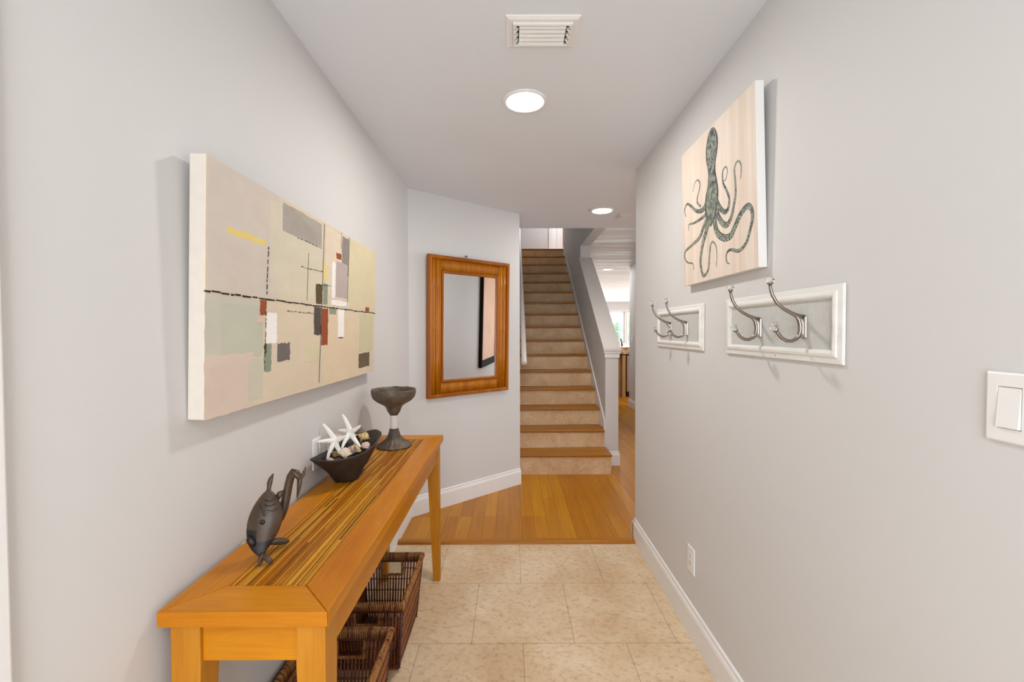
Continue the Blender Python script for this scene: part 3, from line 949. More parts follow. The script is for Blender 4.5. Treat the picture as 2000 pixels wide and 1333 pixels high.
# ================================================================ WICKER BASKETS
def basket(loc, label):
    t = thing('wicker_basket', loc, (0, 0, 0), label, 'basket', 'dark wicker baskets under the console table')
    hx, hy, bx, by, H = 0.145, 0.195, 0.118, 0.158, 0.305
    def cor(f): return (bx + (hx - bx) * f, by + (hy - by) * f)
    zt, z0 = H - 0.035, 0.012
    f = lambda z_: (z_ - z0) / (H - z0)
    # four walls of upright canes; the long walls are set close, the short walls leave gaps
    for side in range(4):
        long_ = side in (1, 3)
        mb = MB(); mb.mat(M_WICKL if long_ else M_WICK)
        n = 48 if long_ else 20
        for k in range(n):
            u = -1 + 2 * (k + 0.5) / n
            segs = [(z0, zt)]
            if not long_ and abs(u) < 0.34: segs = [(z0, 0.205)]
            for za, zb_ in segs:
                pts = []
                for j in range(3):
                    zz = za + (zb_ - za) * j / 2
                    cx_, cy_ = cor(f(zz))
                    wob = random.uniform(-0.0006, 0.0006)
                    if side == 0: p = (u * cx_ + wob, -cy_, zz)
                    elif side == 2: p = (u * cx_ + wob, cy_, zz)
                    elif side == 1: p = (cx_, u * cy_ + wob, zz)
                    else: p = (-cx_, u * cy_ + wob, zz)
                    pts.append(p)
                mb.tube(pts, random.uniform(0.0034, 0.0042) if not long_ else random.uniform(0.0027, 0.0037), 6)
        # thin weavers across
        mb.mat(M_WICKD)
        for zz in (0.035, 0.085, 0.135, 0.185, 0.235):
            cx_, cy_ = cor(f(zz))
            e = 0.0035
            for o in (-1, 1):
                if side in (0, 2):
                    s = -1 if side == 0 else 1
                    if 0.2 < zz < 0.26:
                        mb.tube([(-cx_, s * (cy_ + o * e), zz), (-0.36 * cx_, s * (cy_ + o * e), zz)], 0.0013, 5); mb.tube([(0.36 * cx_, s * (cy_ + o * e), zz), (cx_, s * (cy_ + o * e), zz)], 0.0013, 5)
                    else:
                        mb.tube([(-cx_, s * (cy_ + o * e), zz), (cx_, s * (cy_ + o * e), zz)], 0.0013, 5)
                else:
                    s = 1 if side == 1 else -1
                    mb.tube([(s * (cx_ + o * e), -cy_, zz), (s * (cx_ + o * e), cy_, zz)], 0.0013, 5)
        mb.build('side', None, t)
    # corner posts
    for sx in (-1, 1):
        for sy in (-1, 1):
            mb = MB(); a = cor(0); b = cor(f(zt))
            mb.tube([(sx * a[0], sy * a[1], z0), (sx * b[0], sy * b[1], zt)], 0.0065, 8)
            # spiral wrap
            pts = []
            for k in range(80):
                q = k / 79; zz = z0 + (zt - z0) * q; c_ = cor(f(zz)); an = q * 2 * PI * 20
                pts.append((sx * c_[0] + 0.0072 * math.cos(an), sy * c_[1] + 0.0072 * math.sin(an), zz))
            mb.tube(pts, 0.0022, 5)
            mb.build('corner_post', M_WICKD, t)
    # braided rim
    mb = MB(); mb.mat(M_WICKD)
    c1, c2 = cor(f(zt)), cor(1)
    n = 4
    loops = []
    prof = [(-0.006, zt - 0.006), (0.007, zt - 0.006), (0.0085, H - 0.012), (0.006, H - 0.003), (-0.004, H - 0.003), (-0.006, H - 0.012)]
    for o, zz in prof:
        c_ = cor(f(zz)); loops.append([mb.v((sx * (c_[0] + o), sy * (c_[1] + o), zz)) for sx, sy in ((-1, -1), (1, -1), (1, 1), (-1, 1))])
    for a, b in zip(loops, loops[1:] + loops[:1]):
        for k in range(4): mb.face([a[k], a[(k + 1) % 4], b[(k + 1) % 4], b[k]])
    mb.mat(M_WRIM)
    def per(s, o, zz):
        c_ = cor(f(zz)); X, Y = c_[0] + o, c_[1] + o
        L = [2 * X, 2 * Y, 2 * X, 2 * Y]; tot = sum(L); s = (s % 1) * tot
        if s < L[0]: return (-X + s, -Y, zz)
        s -= L[0]
        if s < L[1]: return (X, -Y + s, zz)
        s -= L[1]
        if s < L[2]: return (X - s, Y, zz)
        s -= L[2]
        return (-X, Y - s, zz)
    m = 190
    for k in range(m):
        s = k / m
        mb.mat(M_WRIM if random.random() < 0.8 else M_WICK)
        # over-the-top stitch
        mb.tube([per(s, 0.0075, zt + 0.004), per(s + 0.0015, 0.0105, zt + 0.018), per(s + 0.003, 0.009, H - 0.006), per(s + 0.0045, 0.001, H + 0.0005), per(s + 0.003, -0.0065, H - 0.006), per(s + 0.002, -0.0075, zt + 0.004)], 0.0025, 5)
    mb.build('rim', None, t)
    # cord-bound hand holes in the short sides
    for s in (-1, 1):
        mb = MB()
        a = 0.36 * cor(f(0.24))[0]
        za, zb_ = 0.205, zt - 0.002
        yy = lambda z_: s * (cor(f(z_))[1])
        base = [(-a, yy(zb_), zb_), (-a, yy(za), za), (a, yy(za), za), (a, yy(zb_), zb_)]
        mb.tube(base, 0.004, 7)
        for j in range(46):
            q = j / 45 * 3; i0 = min(int(q), 2); w_ = q - i0
            p = Vector(base[i0]).lerp(Vector(base[i0 + 1]), w_); d = (Vector(base[i0 + 1]) - Vector(base[i0])).normalized()
            mb.tube([p - d * 0.002 + Vector((0, -0.006, 0)), p + Vector((0, 0, 0.006) if i0 == 1 else (0.006, 0, 0)), p + d * 0.002 + Vector((0, 0.006, 0)), p + Vector((0, 0, -0.006) if i0 == 1 else (-0.006, 0, 0)), p - d * 0.002 + Vector((0, -0.006, 0))], 0.0017, 4)
        mb.build('hand_hole', M_WRIM, t)
    mb = MB(); mb.box((-bx, -by, 0.003), (bx, by, 0.010))
    for k in range(26):
        xx = -bx + 0.004 + k * (2 * bx - 0.008) / 25; mb.tube([(xx, -by, 0.012), (xx, by, 0.012)], 0.0038, 6)
    mb.build('base', M_WICK, t)
    return t
b1 = basket((-0.582, 1.893, 0), 'dark wicker basket under the far end of the console table')
b2 = copy_tree(b1)
b2.location = (-0.586, 1.358, 0)
tag(b2, 'dark wicker basket under the near end of the console table, partly behind its front leg')

# ================================================================ GOBLET
gb = thing('goblet', (-0.598, 2.193, TH), (0, 0, 0), 'dark carved wooden goblet with a white-wrapped stem standing on the far end of the table', 'goblet')
k_ = 0.00076
cup = [(0, 0.232), (0.052, 0.238), (0.088, 0.256), (0.102, 0.276), (0.104, 0.291), (0.110, 0.2925), (0.111, 0.288), (0.110, 0.268), (0.103, 0.249), (0.085, 0.232), (0.058, 0.217), (0.044, 0.207), (0.037, 0.195), (0.032, 0.180), (0.0225, 0.166), (0.0195, 0.160), (0, 0.160)]
mb = MB(); mb.lathe(cup, seg=56)
for v in mb.bm.verts:
    v.co *= 1 + 0.006 * math.sin(7 * v.co.x * 60 + 3) * math.cos(v.co.y * 90)
mb.build('cup', M_CARVE, gb)
mb = MB(); mb.lathe([(0, 0.091), (0.0195, 0.091), (0.0185, 0.10), (0.0182, 0.150), (0.0195, 0.1605), (0, 0.1605)], seg=32); mb.build('stem_wrap', M_MUSH, gb)
mb = MB()
foot = [(0, 0.0915), (0.022, 0.0915), (0.025, 0.080), (0.030, 0.062), (0.038, 0.044), (0.050, 0.029), (0.070, 0.016), (0.086, 0.009), (0.0885, 0.004), (0.086, 0.0), (0, 0)]
mb.lathe(foot, seg=64)
for v in mb.bm.verts:
    r = math.hypot(v.co.x, v.co.y)
    if 0.035 < r < 0.088 and v.co.z > 0.002:
        a = math.atan2(v.co.y, v.co.x); kk = 1 + 0.045 * math.cos(a * 16) * (r - 0.03) / 0.05
        v.co.z *= 1 + 0.22 * math.cos(a * 16) * min(1, (r - 0.03) / 0.03)
mb.build('foot', M_CARVE, gb)

# ================================================================ WOODEN BOWL, STARFISH, SHELLS
BC = Vector((-0.655, 1.705, TH))
bo = thing('wooden_bowl', BC, (0, 0, 0), 'rough dark oval wooden bowl flaring to one side, holding starfish and shells', 'bowl')
th0 = -math.radians(19.7)                       # long axis leans from +y toward +x
ca, sa = math.cos(th0), math.sin(th0)
def bowl_pt(f, an, ins=0.0):
    """f 0 base .. 1 rim; an 0 = far end of the long axis"""
    e = f ** 1.15
    L = 0.045 + (0.176 - 0.045) * e - ins; W = 0.043 + (0.082 - 0.043) * f ** 0.9 - ins * 0.9
    u = L * math.cos(an); w = W * math.sin(an)
    u += 0.006 * f; 
    zr = 0.128 + 0.018 * math.cos(an) + 0.012 * math.cos(2 * an)
    wob = 0.0022 * math.sin(5 * an + 6 * f) + 0.0018 * math.sin(11 * an - 4 * f)
    x_ = w * ca - u * sa; y_ = w * sa + u * ca
    x_ = -x_ if False else x_
    return Vector((x_ + 0.007 * f + wob, y_ - 0.004 * f + wob, zr * f))
mb = MB()
seg = 56
rings = []
for f in (0.0, 0.05, 0.2, 0.35, 0.5, 0.65, 0.8, 0.92, 0.985):
    rings.append([mb.v(bowl_pt(f, 2 * PI * k / seg)) for k in range(seg)])
rings.append([mb.v(bowl_pt(1.0, 2 * PI * k / seg, 0.004) + Vector((0, 0, 0.002))) for k in range(seg)])
rings.append([mb.v(bowl_pt(1.0, 2 * PI * k / seg, 0.010) + Vector((0, 0, 0.000))) for k in range(seg)])
for f in (0.93, 0.8, 0.6, 0.42, 0.3):
    rings.append([mb.v(bowl_pt(f, 2 * PI * k / seg, 0.014)) for k in range(seg)])
for a, b in zip(rings, rings[1:]):
    for k in range(seg): mb.face([a[k], a[(k + 1) % seg], b[(k + 1) % seg], b[k]], True)
mb.face(rings[0][::-1]); mb.face(rings[-1])
bowl_o = mb.build('bowl_body', M_CARVED, bo)

def starfish(center, tips, label, r0=0.012):
    c = Vector(center)
    mb = MB()
    ns = Vector((0.25, -1, 0.35)).normalized()
    for t_ in tips:
        t_ = Vector(t_); d = t_ - c
        side = d.cross(ns).normalized()
        pts = [c + d * q + side * 0.05 * d.length * math.sin(q * PI) * 0.6 for q in (0, 0.12, 0.3, 0.5, 0.7, 0.88, 0.97, 1.0)]
        mb.tube([p - c for p in pts], [r0 * q for q in (0.95, 1.0, 0.82, 0.72, 0.6, 0.44, 0.3, 0.12)], 10, flat=(ns, 0.75))
    mb.ellipsoid((0, 0, 0), (r0 * 1.15, r0 * 1.15, r0 * 1.15), seg=12, rings=8)
    mb.cur = 0
    o = mb.build('starfish', M_STAR)
    o.location = c
    return tag(o, label, 'starfish', 'starfish in the wooden bowl')
starfish((-0.703, 1.715, 0.950), [(-0.745, 1.70, 1.022), (-0.750, 1.665, 0.958), (-0.655, 1.70, 0.973), (-0.714, 1.662, 0.888), (-0.660, 1.68, 0.897)], 'white starfish leaning at the left of the wooden bowl, the lower one')
starfish((-0.668, 1.785, 0.968), [(-0.694, 1.77, 1.045), (-0.615, 1.755, 1.002), (-0.612, 1.745, 0.916), (-0.680, 1.72, 0.915), (-0.727, 1.80, 0.972)], 'white starfish standing higher behind the other, one arm pointing straight up')

def conch(loc, rot, size, mat, label, kind='conch_shell'):
    mb = MB()
    T = Euler(rot).to_matrix().to_4x4()
    pts, rad = [], []
    n = 44
    for k in range(n):
        q = k / (n - 1); an = q * 2 * PI * 3.2
        rr = size * 0.30 * (1 - q) ** 1.2
        pts.append(T @ Vector((rr * math.cos(an), rr * math.sin(an), size * (q * 0.95 - 0.15)))); rad.append(size * (0.25 * (1 - q) ** 1.1 + 0.012))
    mb.tube(pts, rad, 10)
    mb.tube([T @ Vector((0, 0, -size * 0.75)), T @ Vector((size * .05, 0, -size * 0.35)), T @ Vector((0, 0, 0)), T @ Vector((0, 0, size * .4))], [size * 0.05, size * 0.16, size * 0.3, size * .14], 10)
    for j in range(5):
        an = j * 1.3; r = size * 0.46
        mb.tube([T @ Vector((r * .7 * math.cos(an), r * .7 * math.sin(an), size * .02 * j)), T @ Vector((r * 1.3 * math.cos(an), r * 1.3 * math.sin(an), size * (.06 + .02 * j)))], [size * 0.09, 0.0008], 6)
    o = mb.build(kind, mat); o.location = loc
    return tag(o, label, 'shell', 'sea shells in the wooden bowl')

def clam(loc, rot, size, mat, label):
    """ribbed fan shell, a shallow cup with thickness"""
    mb = MB(); T = Euler(rot).to_matrix().to_4x4()
    nr, na = 8, 29
    def pt(r, a, off):
        rr = size * r * (1 + 0.03 * math.cos(a * 18))
        z_ = size * (0.42 * math.sin(min(1, r) * PI * 0.62) - 0.36 * r * r) + 0.035 * size * math.cos(a * 18) * r + off
        return T @ Vector((rr * math.sin(a) * 0.62, rr * math.cos(a) - size * 0.45, z_))
    G = [[[mb.v(pt(i / nr, -1.15 + 2.3 * j / (na - 1), off)) for j in range(na)] for i in range(1, nr + 1)] for off in (0, -0.0025)]
    for s_ in (0, 1):
        for i in range(nr - 1):
            for j in range(na - 1):
                mb.face([G[s_][i][j], G[s_][i][j + 1], G[s_][i + 1][j + 1], G[s_][i + 1][j]], True)
    for j in range(na - 1):
        mb.face([G[0][-1][j], G[0][-1][j + 1], G[1][-1][j + 1], G[1][-1][j]]); mb.face([G[0][0][j], G[0][0][j + 1], G[1][0][j + 1], G[1][0][j]])
    for i in range(nr - 1):
        for j in (0, na - 1): mb.face([G[0][i][j], G[0][i + 1][j], G[1][i + 1][j], G[1][i][j]])
    o = mb.build('fan_shell', mat); o.location = loc
    return tag(o, label, 'shell', 'sea shells in the wooden bowl')
clam((-0.655, 1.690, 0.905), (0.9, 0.2, 0.4), 0.048, M_SH1, 'pale fan shell in front, between the lower arms of the two starfish')
clam((-0.622, 1.735, 0.908), (1.1, -0.2, 2.2), 0.042, M_SH3, 'tan banded fan shell below the right arm of the upper starfish')
clam((-0.690, 1.640, 0.888), (1.0, 0.1, 1.0), 0.032, M_SH2, 'small pink fan shell at the near end of the bowl')
clam((-0.690, 1.770, 0.932), (0.8, 0.6, 2.8), 0.040, M_SH4, 'brown fan shell behind the starfish against the wall side')
clam((-0.600, 1.765, 0.915), (0.7, 0.5, -0.6), 0.036, M_SH2, 'pinkish fan shell tucked beside the spiky shell')
conch((-0.618, 1.800, 0.945), (1.1, 0.3, -1.0), 0.042, M_SH3, 'yellowish spiky shell at the far right of the bowl')
conch((-0.708, 1.755, 0.948), (1.3, 0.5, 1.9), 0.042, M_SH1, 'cream spiral shell peeking out behind the left starfish')
conch((-0.650, 1.840, 0.958), (0.5, 0.2, 0.3), 0.045, M_SH4, 'dark pointed shell rising behind the upper starfish')
conch((-0.640, 1.655, 0.885), (1.5, 0.1, 0.7), 0.028, M_SH3, 'little striped spiral shell at the near rim of the bowl')
clam((-0.683, 1.662, 0.908), (1.0, -0.3, 3.4), 0.034, M_SH3, 'small tan fan shell under the left arm of the lower starfish')
conch((-0.662, 1.735, 0.895), (1.5, 0.8, 2.7), 0.044, M_SH1, 'cream shell lying under the starfish in the middle of the bowl')
conch((-0.685, 1.690, 0.868), (1.4, 0.4, 0.3), 0.044, M_SH4, 'brown shell deep in the middle of the bowl')
conch((-0.642, 1.752, 0.905), (1.3, 0.9, 4.0), 0.044, M_SH2, 'pink shell deep at the far end of the bowl')

# ================================================================ CARVED FISH
FO = Vector((-0.640, 1.13, TH))
fi = thing('fish_sculpture', FO, (0, 0, 0), 'carved dark wooden fish sculpture standing on its fins with a tall curled forked tail', 'sculpture')
def loc_(p): return Vector(p) - FO
axis = [(-0.634, 1.082, 0.815), (-0.646, 1.095, 0.829), (-0.648, 1.107, 0.847), (-0.644, 1.115, 0.879), (-0.641, 1.12, 0.912), (-0.642, 1.13, 0.943), (-0.643, 1.135, 0.958), (-0.644, 1.137, 0.967)]
hwid = [0.003, 0.020, 0.033, 0.043, 0.041, 0.027, 0.014, 0.004]
mb = MB(); rings = []
wd = Vector((0.97, 0.22, 0)).normalized(); td = Vector((-0.22, 0.97, 0)).normalized()
for c, w in zip(axis, hwid):
    c = loc_(c); t_ = max(0.003, w * 0.52)
    ring = []
    for k in range(28):
        a = 2 * PI * k / 28
        ex = 2 / 1.5
        cxn, sn = math.cos(a), math.sin(a)
        ring.append(mb.v(c + wd * (w * math.copysign(abs(cxn) ** 0.9, cxn)) + td * (t_ * math.copysign(abs(sn) ** 1.15, sn))))
    rings.append(ring)
for a, b in zip(rings, rings[1:]):
    for k in range(28): mb.face([a[k], a[(k + 1) % 28], b[(k + 1) % 28], b[k]], True)
mb.face(rings[0]); mb.face(rings[-1])
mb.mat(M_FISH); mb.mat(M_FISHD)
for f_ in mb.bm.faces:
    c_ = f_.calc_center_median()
    if c_.z < 0.062 - 0.9 * (c_.x + 0.006) and c_.x < 0.022: f_.material_index = 1  # shade of the hollow underside painted onto the low faces
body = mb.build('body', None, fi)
sb = body.modifiers.new('smooth', 'SUBSURF'); sb.levels = 1; sb.render_levels = 2
# dark lump for the shade in the open mouth, tooth, gill cuts, eye
mb = MB()
for q in ((-0.661, 1.088, 0.853, 0.010, 0.010, 0.015),):
    mb.ellipsoid(loc_(q[:3]), q[3:], Matrix.Rotation(-0.6, 4, 'Y'))
mb.build('mouth', M_FISHD, fi)
mb = MB(); mb.tube([loc_((-0.676, 1.069, 0.852)), loc_((-0.664, 1.066, 0.862))], 0.0012, 6); mb.build('tooth', M_BONE, fi)
mb = MB(); mb.lathe([(0, 0.004), (0.005, 0.003), (0.0065, 0), (0.005, -0.003)], T=Matrix.Translation(loc_((-0.638, 1.0965, 0.898))) @ Matrix.Rotation(PI / 2, 4, 'X'), seg=16); mb.build('eye', M_FISHD, fi)
mb = MB()
for k in range(9):
    zz = 0.845 + k * 0.0125
    xa = -0.616 if k < 7 else -0.624
    yy = 1.096 + 0.0018 * k
    mb.tube([loc_((xa - 0.016, yy + 0.002, zz + 0.004)), loc_((xa - 0.004, yy + 0.004, zz)), loc_((xa + 0.006, yy + 0.012, zz + 0.004))], 0.0012, 5)
mb.tube([loc_((-0.645, 1.098, 0.945)), loc_((-0.636, 1.094, 0.925)), loc_((-0.630, 1.092, 0.915))], 0.0013, 5)
mb.build('carved_scales', M_FISHD, fi)
mb = MB(); mb.tube([loc_(p) for p in ((-0.644, 1.136, 0.960), (-0.644, 1.14, 0.972), (-0.643, 1.141, 0.983), (-0.640, 1.142, 0.994), (-0.635, 1.145, 1.007))], [0.006, 0.0055, 0.007, 0.006, 0.0015], 10, flat=((0, 1, 0), 0.6)); mb.build('dorsal_fin', M_FISH, fi)
mb = MB(); mb.tube([loc_(p) for p in ((-0.635, 1.145, 0.862), (-0.624, 1.155, 0.885), (-0.620, 1.165, 0.905), (-0.617, 1.17, 0.924), (-0.612, 1.17, 0.947), (-0.607, 1.17, 0.971), (-0.601, 1.17, 0.992), (-0.594, 1.17, 1.003), (-0.586, 1.17, 1.0), (-0.580, 1.17, 0.990), (-0.577, 1.17, 0.980))], [0.008, 0.0115, 0.012, 0.0115, 0.011, 0.0105, 0.0105, 0.0105, 0.010, 0.008, 0.004], 14)
mb.build('curled_tail', M_FISH, fi)
mb = MB()
mb.tube([loc_(p) for p in ((-0.586, 1.17, 0.991), (-0.576, 1.17, 0.985), (-0.569, 1.17, 0.993), (-0.564, 1.17, 1.005), (-0.560, 1.17, 1.018))], [0.005, 0.007, 0.0055, 0.004, 0.0008], 10, flat=((0, 1, 0), 0.6))
mb.tube([loc_(p) for p in ((-0.582, 1.17, 0.994), (-0.577, 1.17, 0.983), (-0.579, 1.17, 0.964), (-0.582, 1.17, 0.948), (-0.585, 1.17, 0.931))], [0.005, 0.0075, 0.006, 0.004, 0.0008], 10, flat=((0, 1, 0), 0.6))
mb.build('tail_fork', M_FISH, fi)
mb = MB(); mb.tube([loc_(p) for p in ((-0.634, 1.140, 0.925), (-0.629, 1.15, 0.938), (-0.622, 1.152, 0.950), (-0.613, 1.155, 0.957))], [0.003, 0.0075, 0.008, 0.003], 10, flat=((0, 1, 0), 0.6)); mb.build('back_fin', M_FISH, fi)
mb = MB(); mb.tube([loc_(p) for p in ((-0.668, 1.13, 0.905), (-0.681, 1.122, 0.895), (-0.683, 1.118, 0.882), (-0.680, 1.11, 0.872))], [0.004, 0.007, 0.007, 0.002], 8, flat=((0, 1, 0), 0.6)); mb.build('side_fin', M_FISH, fi)
mb = MB(); mb.tube([loc_(p) for p in ((-0.640, 1.12, 0.832), (-0.634, 1.14, 0.826), (-0.628, 1.158, 0.819), (-0.621, 1.172, 0.812), (-0.616, 1.18, 0.809))], [0.006, 0.0125, 0.0145, 0.012, 0.006], 12, flat=((0.3, 0.1, 1), 0.6)); mb.build('side_fin', M_FISH, fi)
mb = MB(); mb.tube([loc_(p) for p in ((-0.634, 1.086, 0.822), (-0.632, 1.075, 0.812), (-0.629, 1.064, 0.8025))], [0.005, 0.006, 0.0025], 8); mb.build('foot_fin', M_FISH, fi)
mb = MB(); mb.tube([loc_(p) for p in ((-0.634, 1.088, 0.818), (-0.624, 1.084, 0.815), (-0.611, 1.078, 0.809), (-0.602, 1.074, 0.803))], [0.004, 0.0085, 0.0085, 0.003], 10, flat=((0.5, 0, 1), 0.6)); mb.build('foot_fin', M_FISH, fi)
# ================================================================ ABSTRACT CANVAS
LR = PI / 2                       # left wall: local x -> +y, local -y -> +x
PW, PH, PT = 1.248, 0.618, 0.040
pa = thing('canvas_painting', (XL + 0.0005, 1.004 + PW / 2, 1.180), (0.0275, 0, LR), 'wide abstract canvas of beige, green and grey colour blocks hanging on the left wall', 'painting')
pa.rotation_mode = 'XYZ'
mb = MB(); mb.box((-PW / 2, -PT, 0), (PW / 2, -0.001, PH)); cv = mb.build('stretched_canvas', M_PAINTCAN, pa, 0.003)
PC = dict(A1=S(208, 196, 184), A2=S(212, 202, 182), G1=S(198, 194, 178), G2=S(192, 192, 174), P1=S(214, 196, 180), G3=S(202, 196, 176), C1=S(216, 200, 176), A3=S(214, 204, 180),
          YB=S(228, 202, 116), GR=S(168, 160, 150), RP=S(222, 206, 184), DG=S(142, 134, 128), LI=S(184, 168, 164), RU=S(150, 76, 44), WH=S(242, 238, 234), YG=S(212, 200, 166), YH=S(202, 194, 160),
          RL=S(220, 200, 170), YS=S(226, 208, 140), BR=S(92, 76, 48), GN=S(140, 150, 130), DK=S(84, 74, 70), BK=S(30, 26, 24), DK2=S(112, 104, 100), CG=S(212, 202, 168), BR2=S(104, 90, 68), PK=S(220, 190, 170))
PM = {k: paint('oil_' + k.lower(), c, 0.10 if k in ('GR', 'DG', 'DK2', 'BR', 'DK', 'BR2') else 0.045) for k, c in PC.items()}
sx_, sz_ = PW / 1.262, PH / 0.622
mb = MB()
def slab(n, u0, v0, u1, v1, lift, rag=0.0):
    """one painted block, its edge slightly ragged"""
    u0, u1 = max(u0, -0.005) , min(u1, 1.258)
    v0, v1 = max(v0, 0.0), min(v1, 0.621)
    X0, X1 = -PW / 2 + max(0, u0 + 0.0) * sx_ + 0.0005, -PW / 2 + u1 * sx_ - 0.0005
    Z0, Z1 = v0 * sz_ + 0.0005, v1 * sz_ - 0.0005
    mb.mat(PM[n])
    y1 = -PT - lift
    m = 9
    J = lambda: random.uniform(-rag, rag)
    pts = [(X0 + (X1 - X0) * k / m, y1, Z0 + J()) for k in range(m)] + [(X1 + J(), y1, Z0 + (Z1 - Z0) * k / m) for k in range(m)] + [(X1 - (X1 - X0) * k / m, y1, Z1 + J()) for k in range(m)] + [(X0 + J(), y1, Z1 - (Z1 - Z0) * k / m) for k in range(m)]
    mb.prism(pts, (0, lift + 0.0005, 0))
lift = 0.0003
slab('C1', 0, 0, 1.258, 0.621, 0.0003)
BIG = ('A1', 'A2', 'G1', 'G2', 'P1', 'G3', 'C1', 'A3', 'RP', 'YG', 'YH', 'RL')
for n, a, b, c, d in PAINT:
    lift += 0.00003
    slab(n, a, b, c, d, lift, 0.0 if (n in BIG and (c - a) > 0.3) else 0.0025)
mb.mat(PM['BK'])
def stroke(p, q, w0, w1, y):
    p, q = Vector(p), Vector(q); d = (q - p); nrm = Vector((-d.y, d.x)).normalized()
    a = [(p + nrm * w0, ), (q + nrm * w1, ), (q - nrm * w1, ), (p - nrm * w0, )]
    mb.prism([(-PW / 2 + v[0].x * sx_, -PT - y, v[0].y * sz_) for v in a], (0, 0.0006, 0))
for n, p, q in LINES:
    L = (Vector(q) - Vector(p)).length
    t_ = 0.0
    while t_ < L:
        dl = {'H': random.uniform(0.010, 0.045), 'V': random.uniform(0.006, 0.018), 'h': random.uniform(0.006, 0.020)}.get(n, L)
        gp = {'H': random.uniform(0.002, 0.008), 'V': random.uniform(0.003, 0.009), 'h': random.uniform(0.004, 0.012)}.get(n, 0.01)
        a = Vector(p).lerp(Vector(q), t_ / L); b = Vector(p).lerp(Vector(q), min(1, (t_ + dl) / L))
        w = {'H': 0.0024, 'V': 0.0016, 'h': 0.0013, 'L': 0.0010, 'l': 0.0006}[n]
        jit = random.uniform(-0.0012, 0.0012) if n in 'HVh' else 0
        if n in 'Hh': a.y += jit; b.y += jit
        elif n == 'V': a.x += jit; b.x += jit
        stroke(a, b, w * random.uniform(0.5, 1.1) if n in 'HVh' else w, w * random.uniform(0.5, 1.1) if n in 'HVh' else w, 0.0018)
        t_ += dl + gp
mb.build('painted_face', None, pa)

# ================================================================ OCTOPUS PANEL
RR = -PI / 2                      # right wall: local x -> -y, local -y -> -x
OW = 0.588; OY0, OZ0, OT = 1.383, 1.588, 0.028
oc = thing('octopus_panel', (XR - 0.0005, OY0 + OW / 2, OZ0), (0.030, 0, RR), 'square whitewashed wood panel painted with a blue green octopus on the right wall', 'wall art')
def panel_wood():
    m, nt, b = newmat('whitewashed_panel')
    setb(b, 0.6)
    n1 = nz(nt, 26, 5, 0.6, stretch=(1, 1, 0.05))
    n2 = nz(nt, 3, 3, 0.5, stretch=(1, 1, 0.4))
    r1 = ramp(nt, n1.outputs[0], [(0.3, S(216, 198, 180)), (0.5, S(228, 214, 200)), (0.7, S(236, 225, 214))])
    r2 = ramp(nt, n2.outputs[0], [(0.3, (0.95, 0.9, 0.86, 1)), (0.7, (1, 1, 1, 1))])
    nt.links.new(mix(nt, 1.0, r1.outputs[0], r2.outputs[0], 'MULTIPLY'), b.inputs['Base Color'])
    return m
M_OPAN = panel_wood()
mb = MB()
nb = 6
for k in range(nb):
    x0 = -OW / 2 + OW * k / nb; mb.box((x0 + (0.0004 if k else 0), -OT, 0), (x0 + OW / nb, -OT + 0.008, OW))
mb.build('boards', M_OPAN, oc, 0.0006)
mb = MB(); mb.box((-OW / 2, -OT + 0.0081, 0), (OW / 2, -0.001, OW))
mb.box((-OW / 2 - 0.0012, -OT, 0.0), (-OW / 2 - 0.0001, -0.001, OW)); mb.box((OW / 2 + 0.0001, -OT, 0), (OW / 2 + 0.0012, -0.001, OW)); mb.build('white_edge', M_WHITE, oc)
def octo_mat(name, stops, sc):
    m, nt, b = newmat(name); setb(b, 0.55)
    n = nz(nt, sc, 5, 0.65, dist=0.8)
    r = ramp(nt, n.outputs[0], stops); nt.links.new(r.outputs[0], b.inputs['Base Color']); return m
M_OC_E = octo_mat('octopus_outline', [(0.35, S(30, 36, 42)), (0.5, S(66, 72, 62)), (0.65, S(106, 114, 84))], 26)
M_OC_F = octo_mat('octopus_wash', [(0.34, S(38, 46, 52)), (0.43, S(84, 98, 94)), (0.50, S(158, 162, 146)), (0.56, S(92, 100, 78)), (0.64, S(84, 94, 122))], 24)
M_OC_L = octo_mat('octopus_suckers', [(0.4, S(170, 178, 170)), (0.6, S(206, 204, 190))], 30)
def o2l(y, z_):
    X = 0.79 - 0.018 * (z_ - 1.588) / 0.585
    s = X / 0.785
    Y = y * s; Z = 1.385 + (z_ - 1.385) * s
    return Vector((-(Y - (OY0 + OW / 2)), Z - OZ0))
def catmull(P, m=6):
    out = []
    n = len(P)
    for i in range(n - 1):
        p0, p1, p2, p3 = P[max(i - 1, 0)], P[i], P[i + 1], P[min(i + 2, n - 1)]
        for j in range(m):
            t_ = j / m
            out.append([0.5 * (2 * b + (c - a) * t_ + (2 * a - 5 * b + 4 * c - d) * t_ * t_ + (3 * b - a - 3 * c + d) * t_ ** 3) for a, b, c, d in zip(p0, p1, p2, p3)])
    out.append(list(P[-1]))
    return out
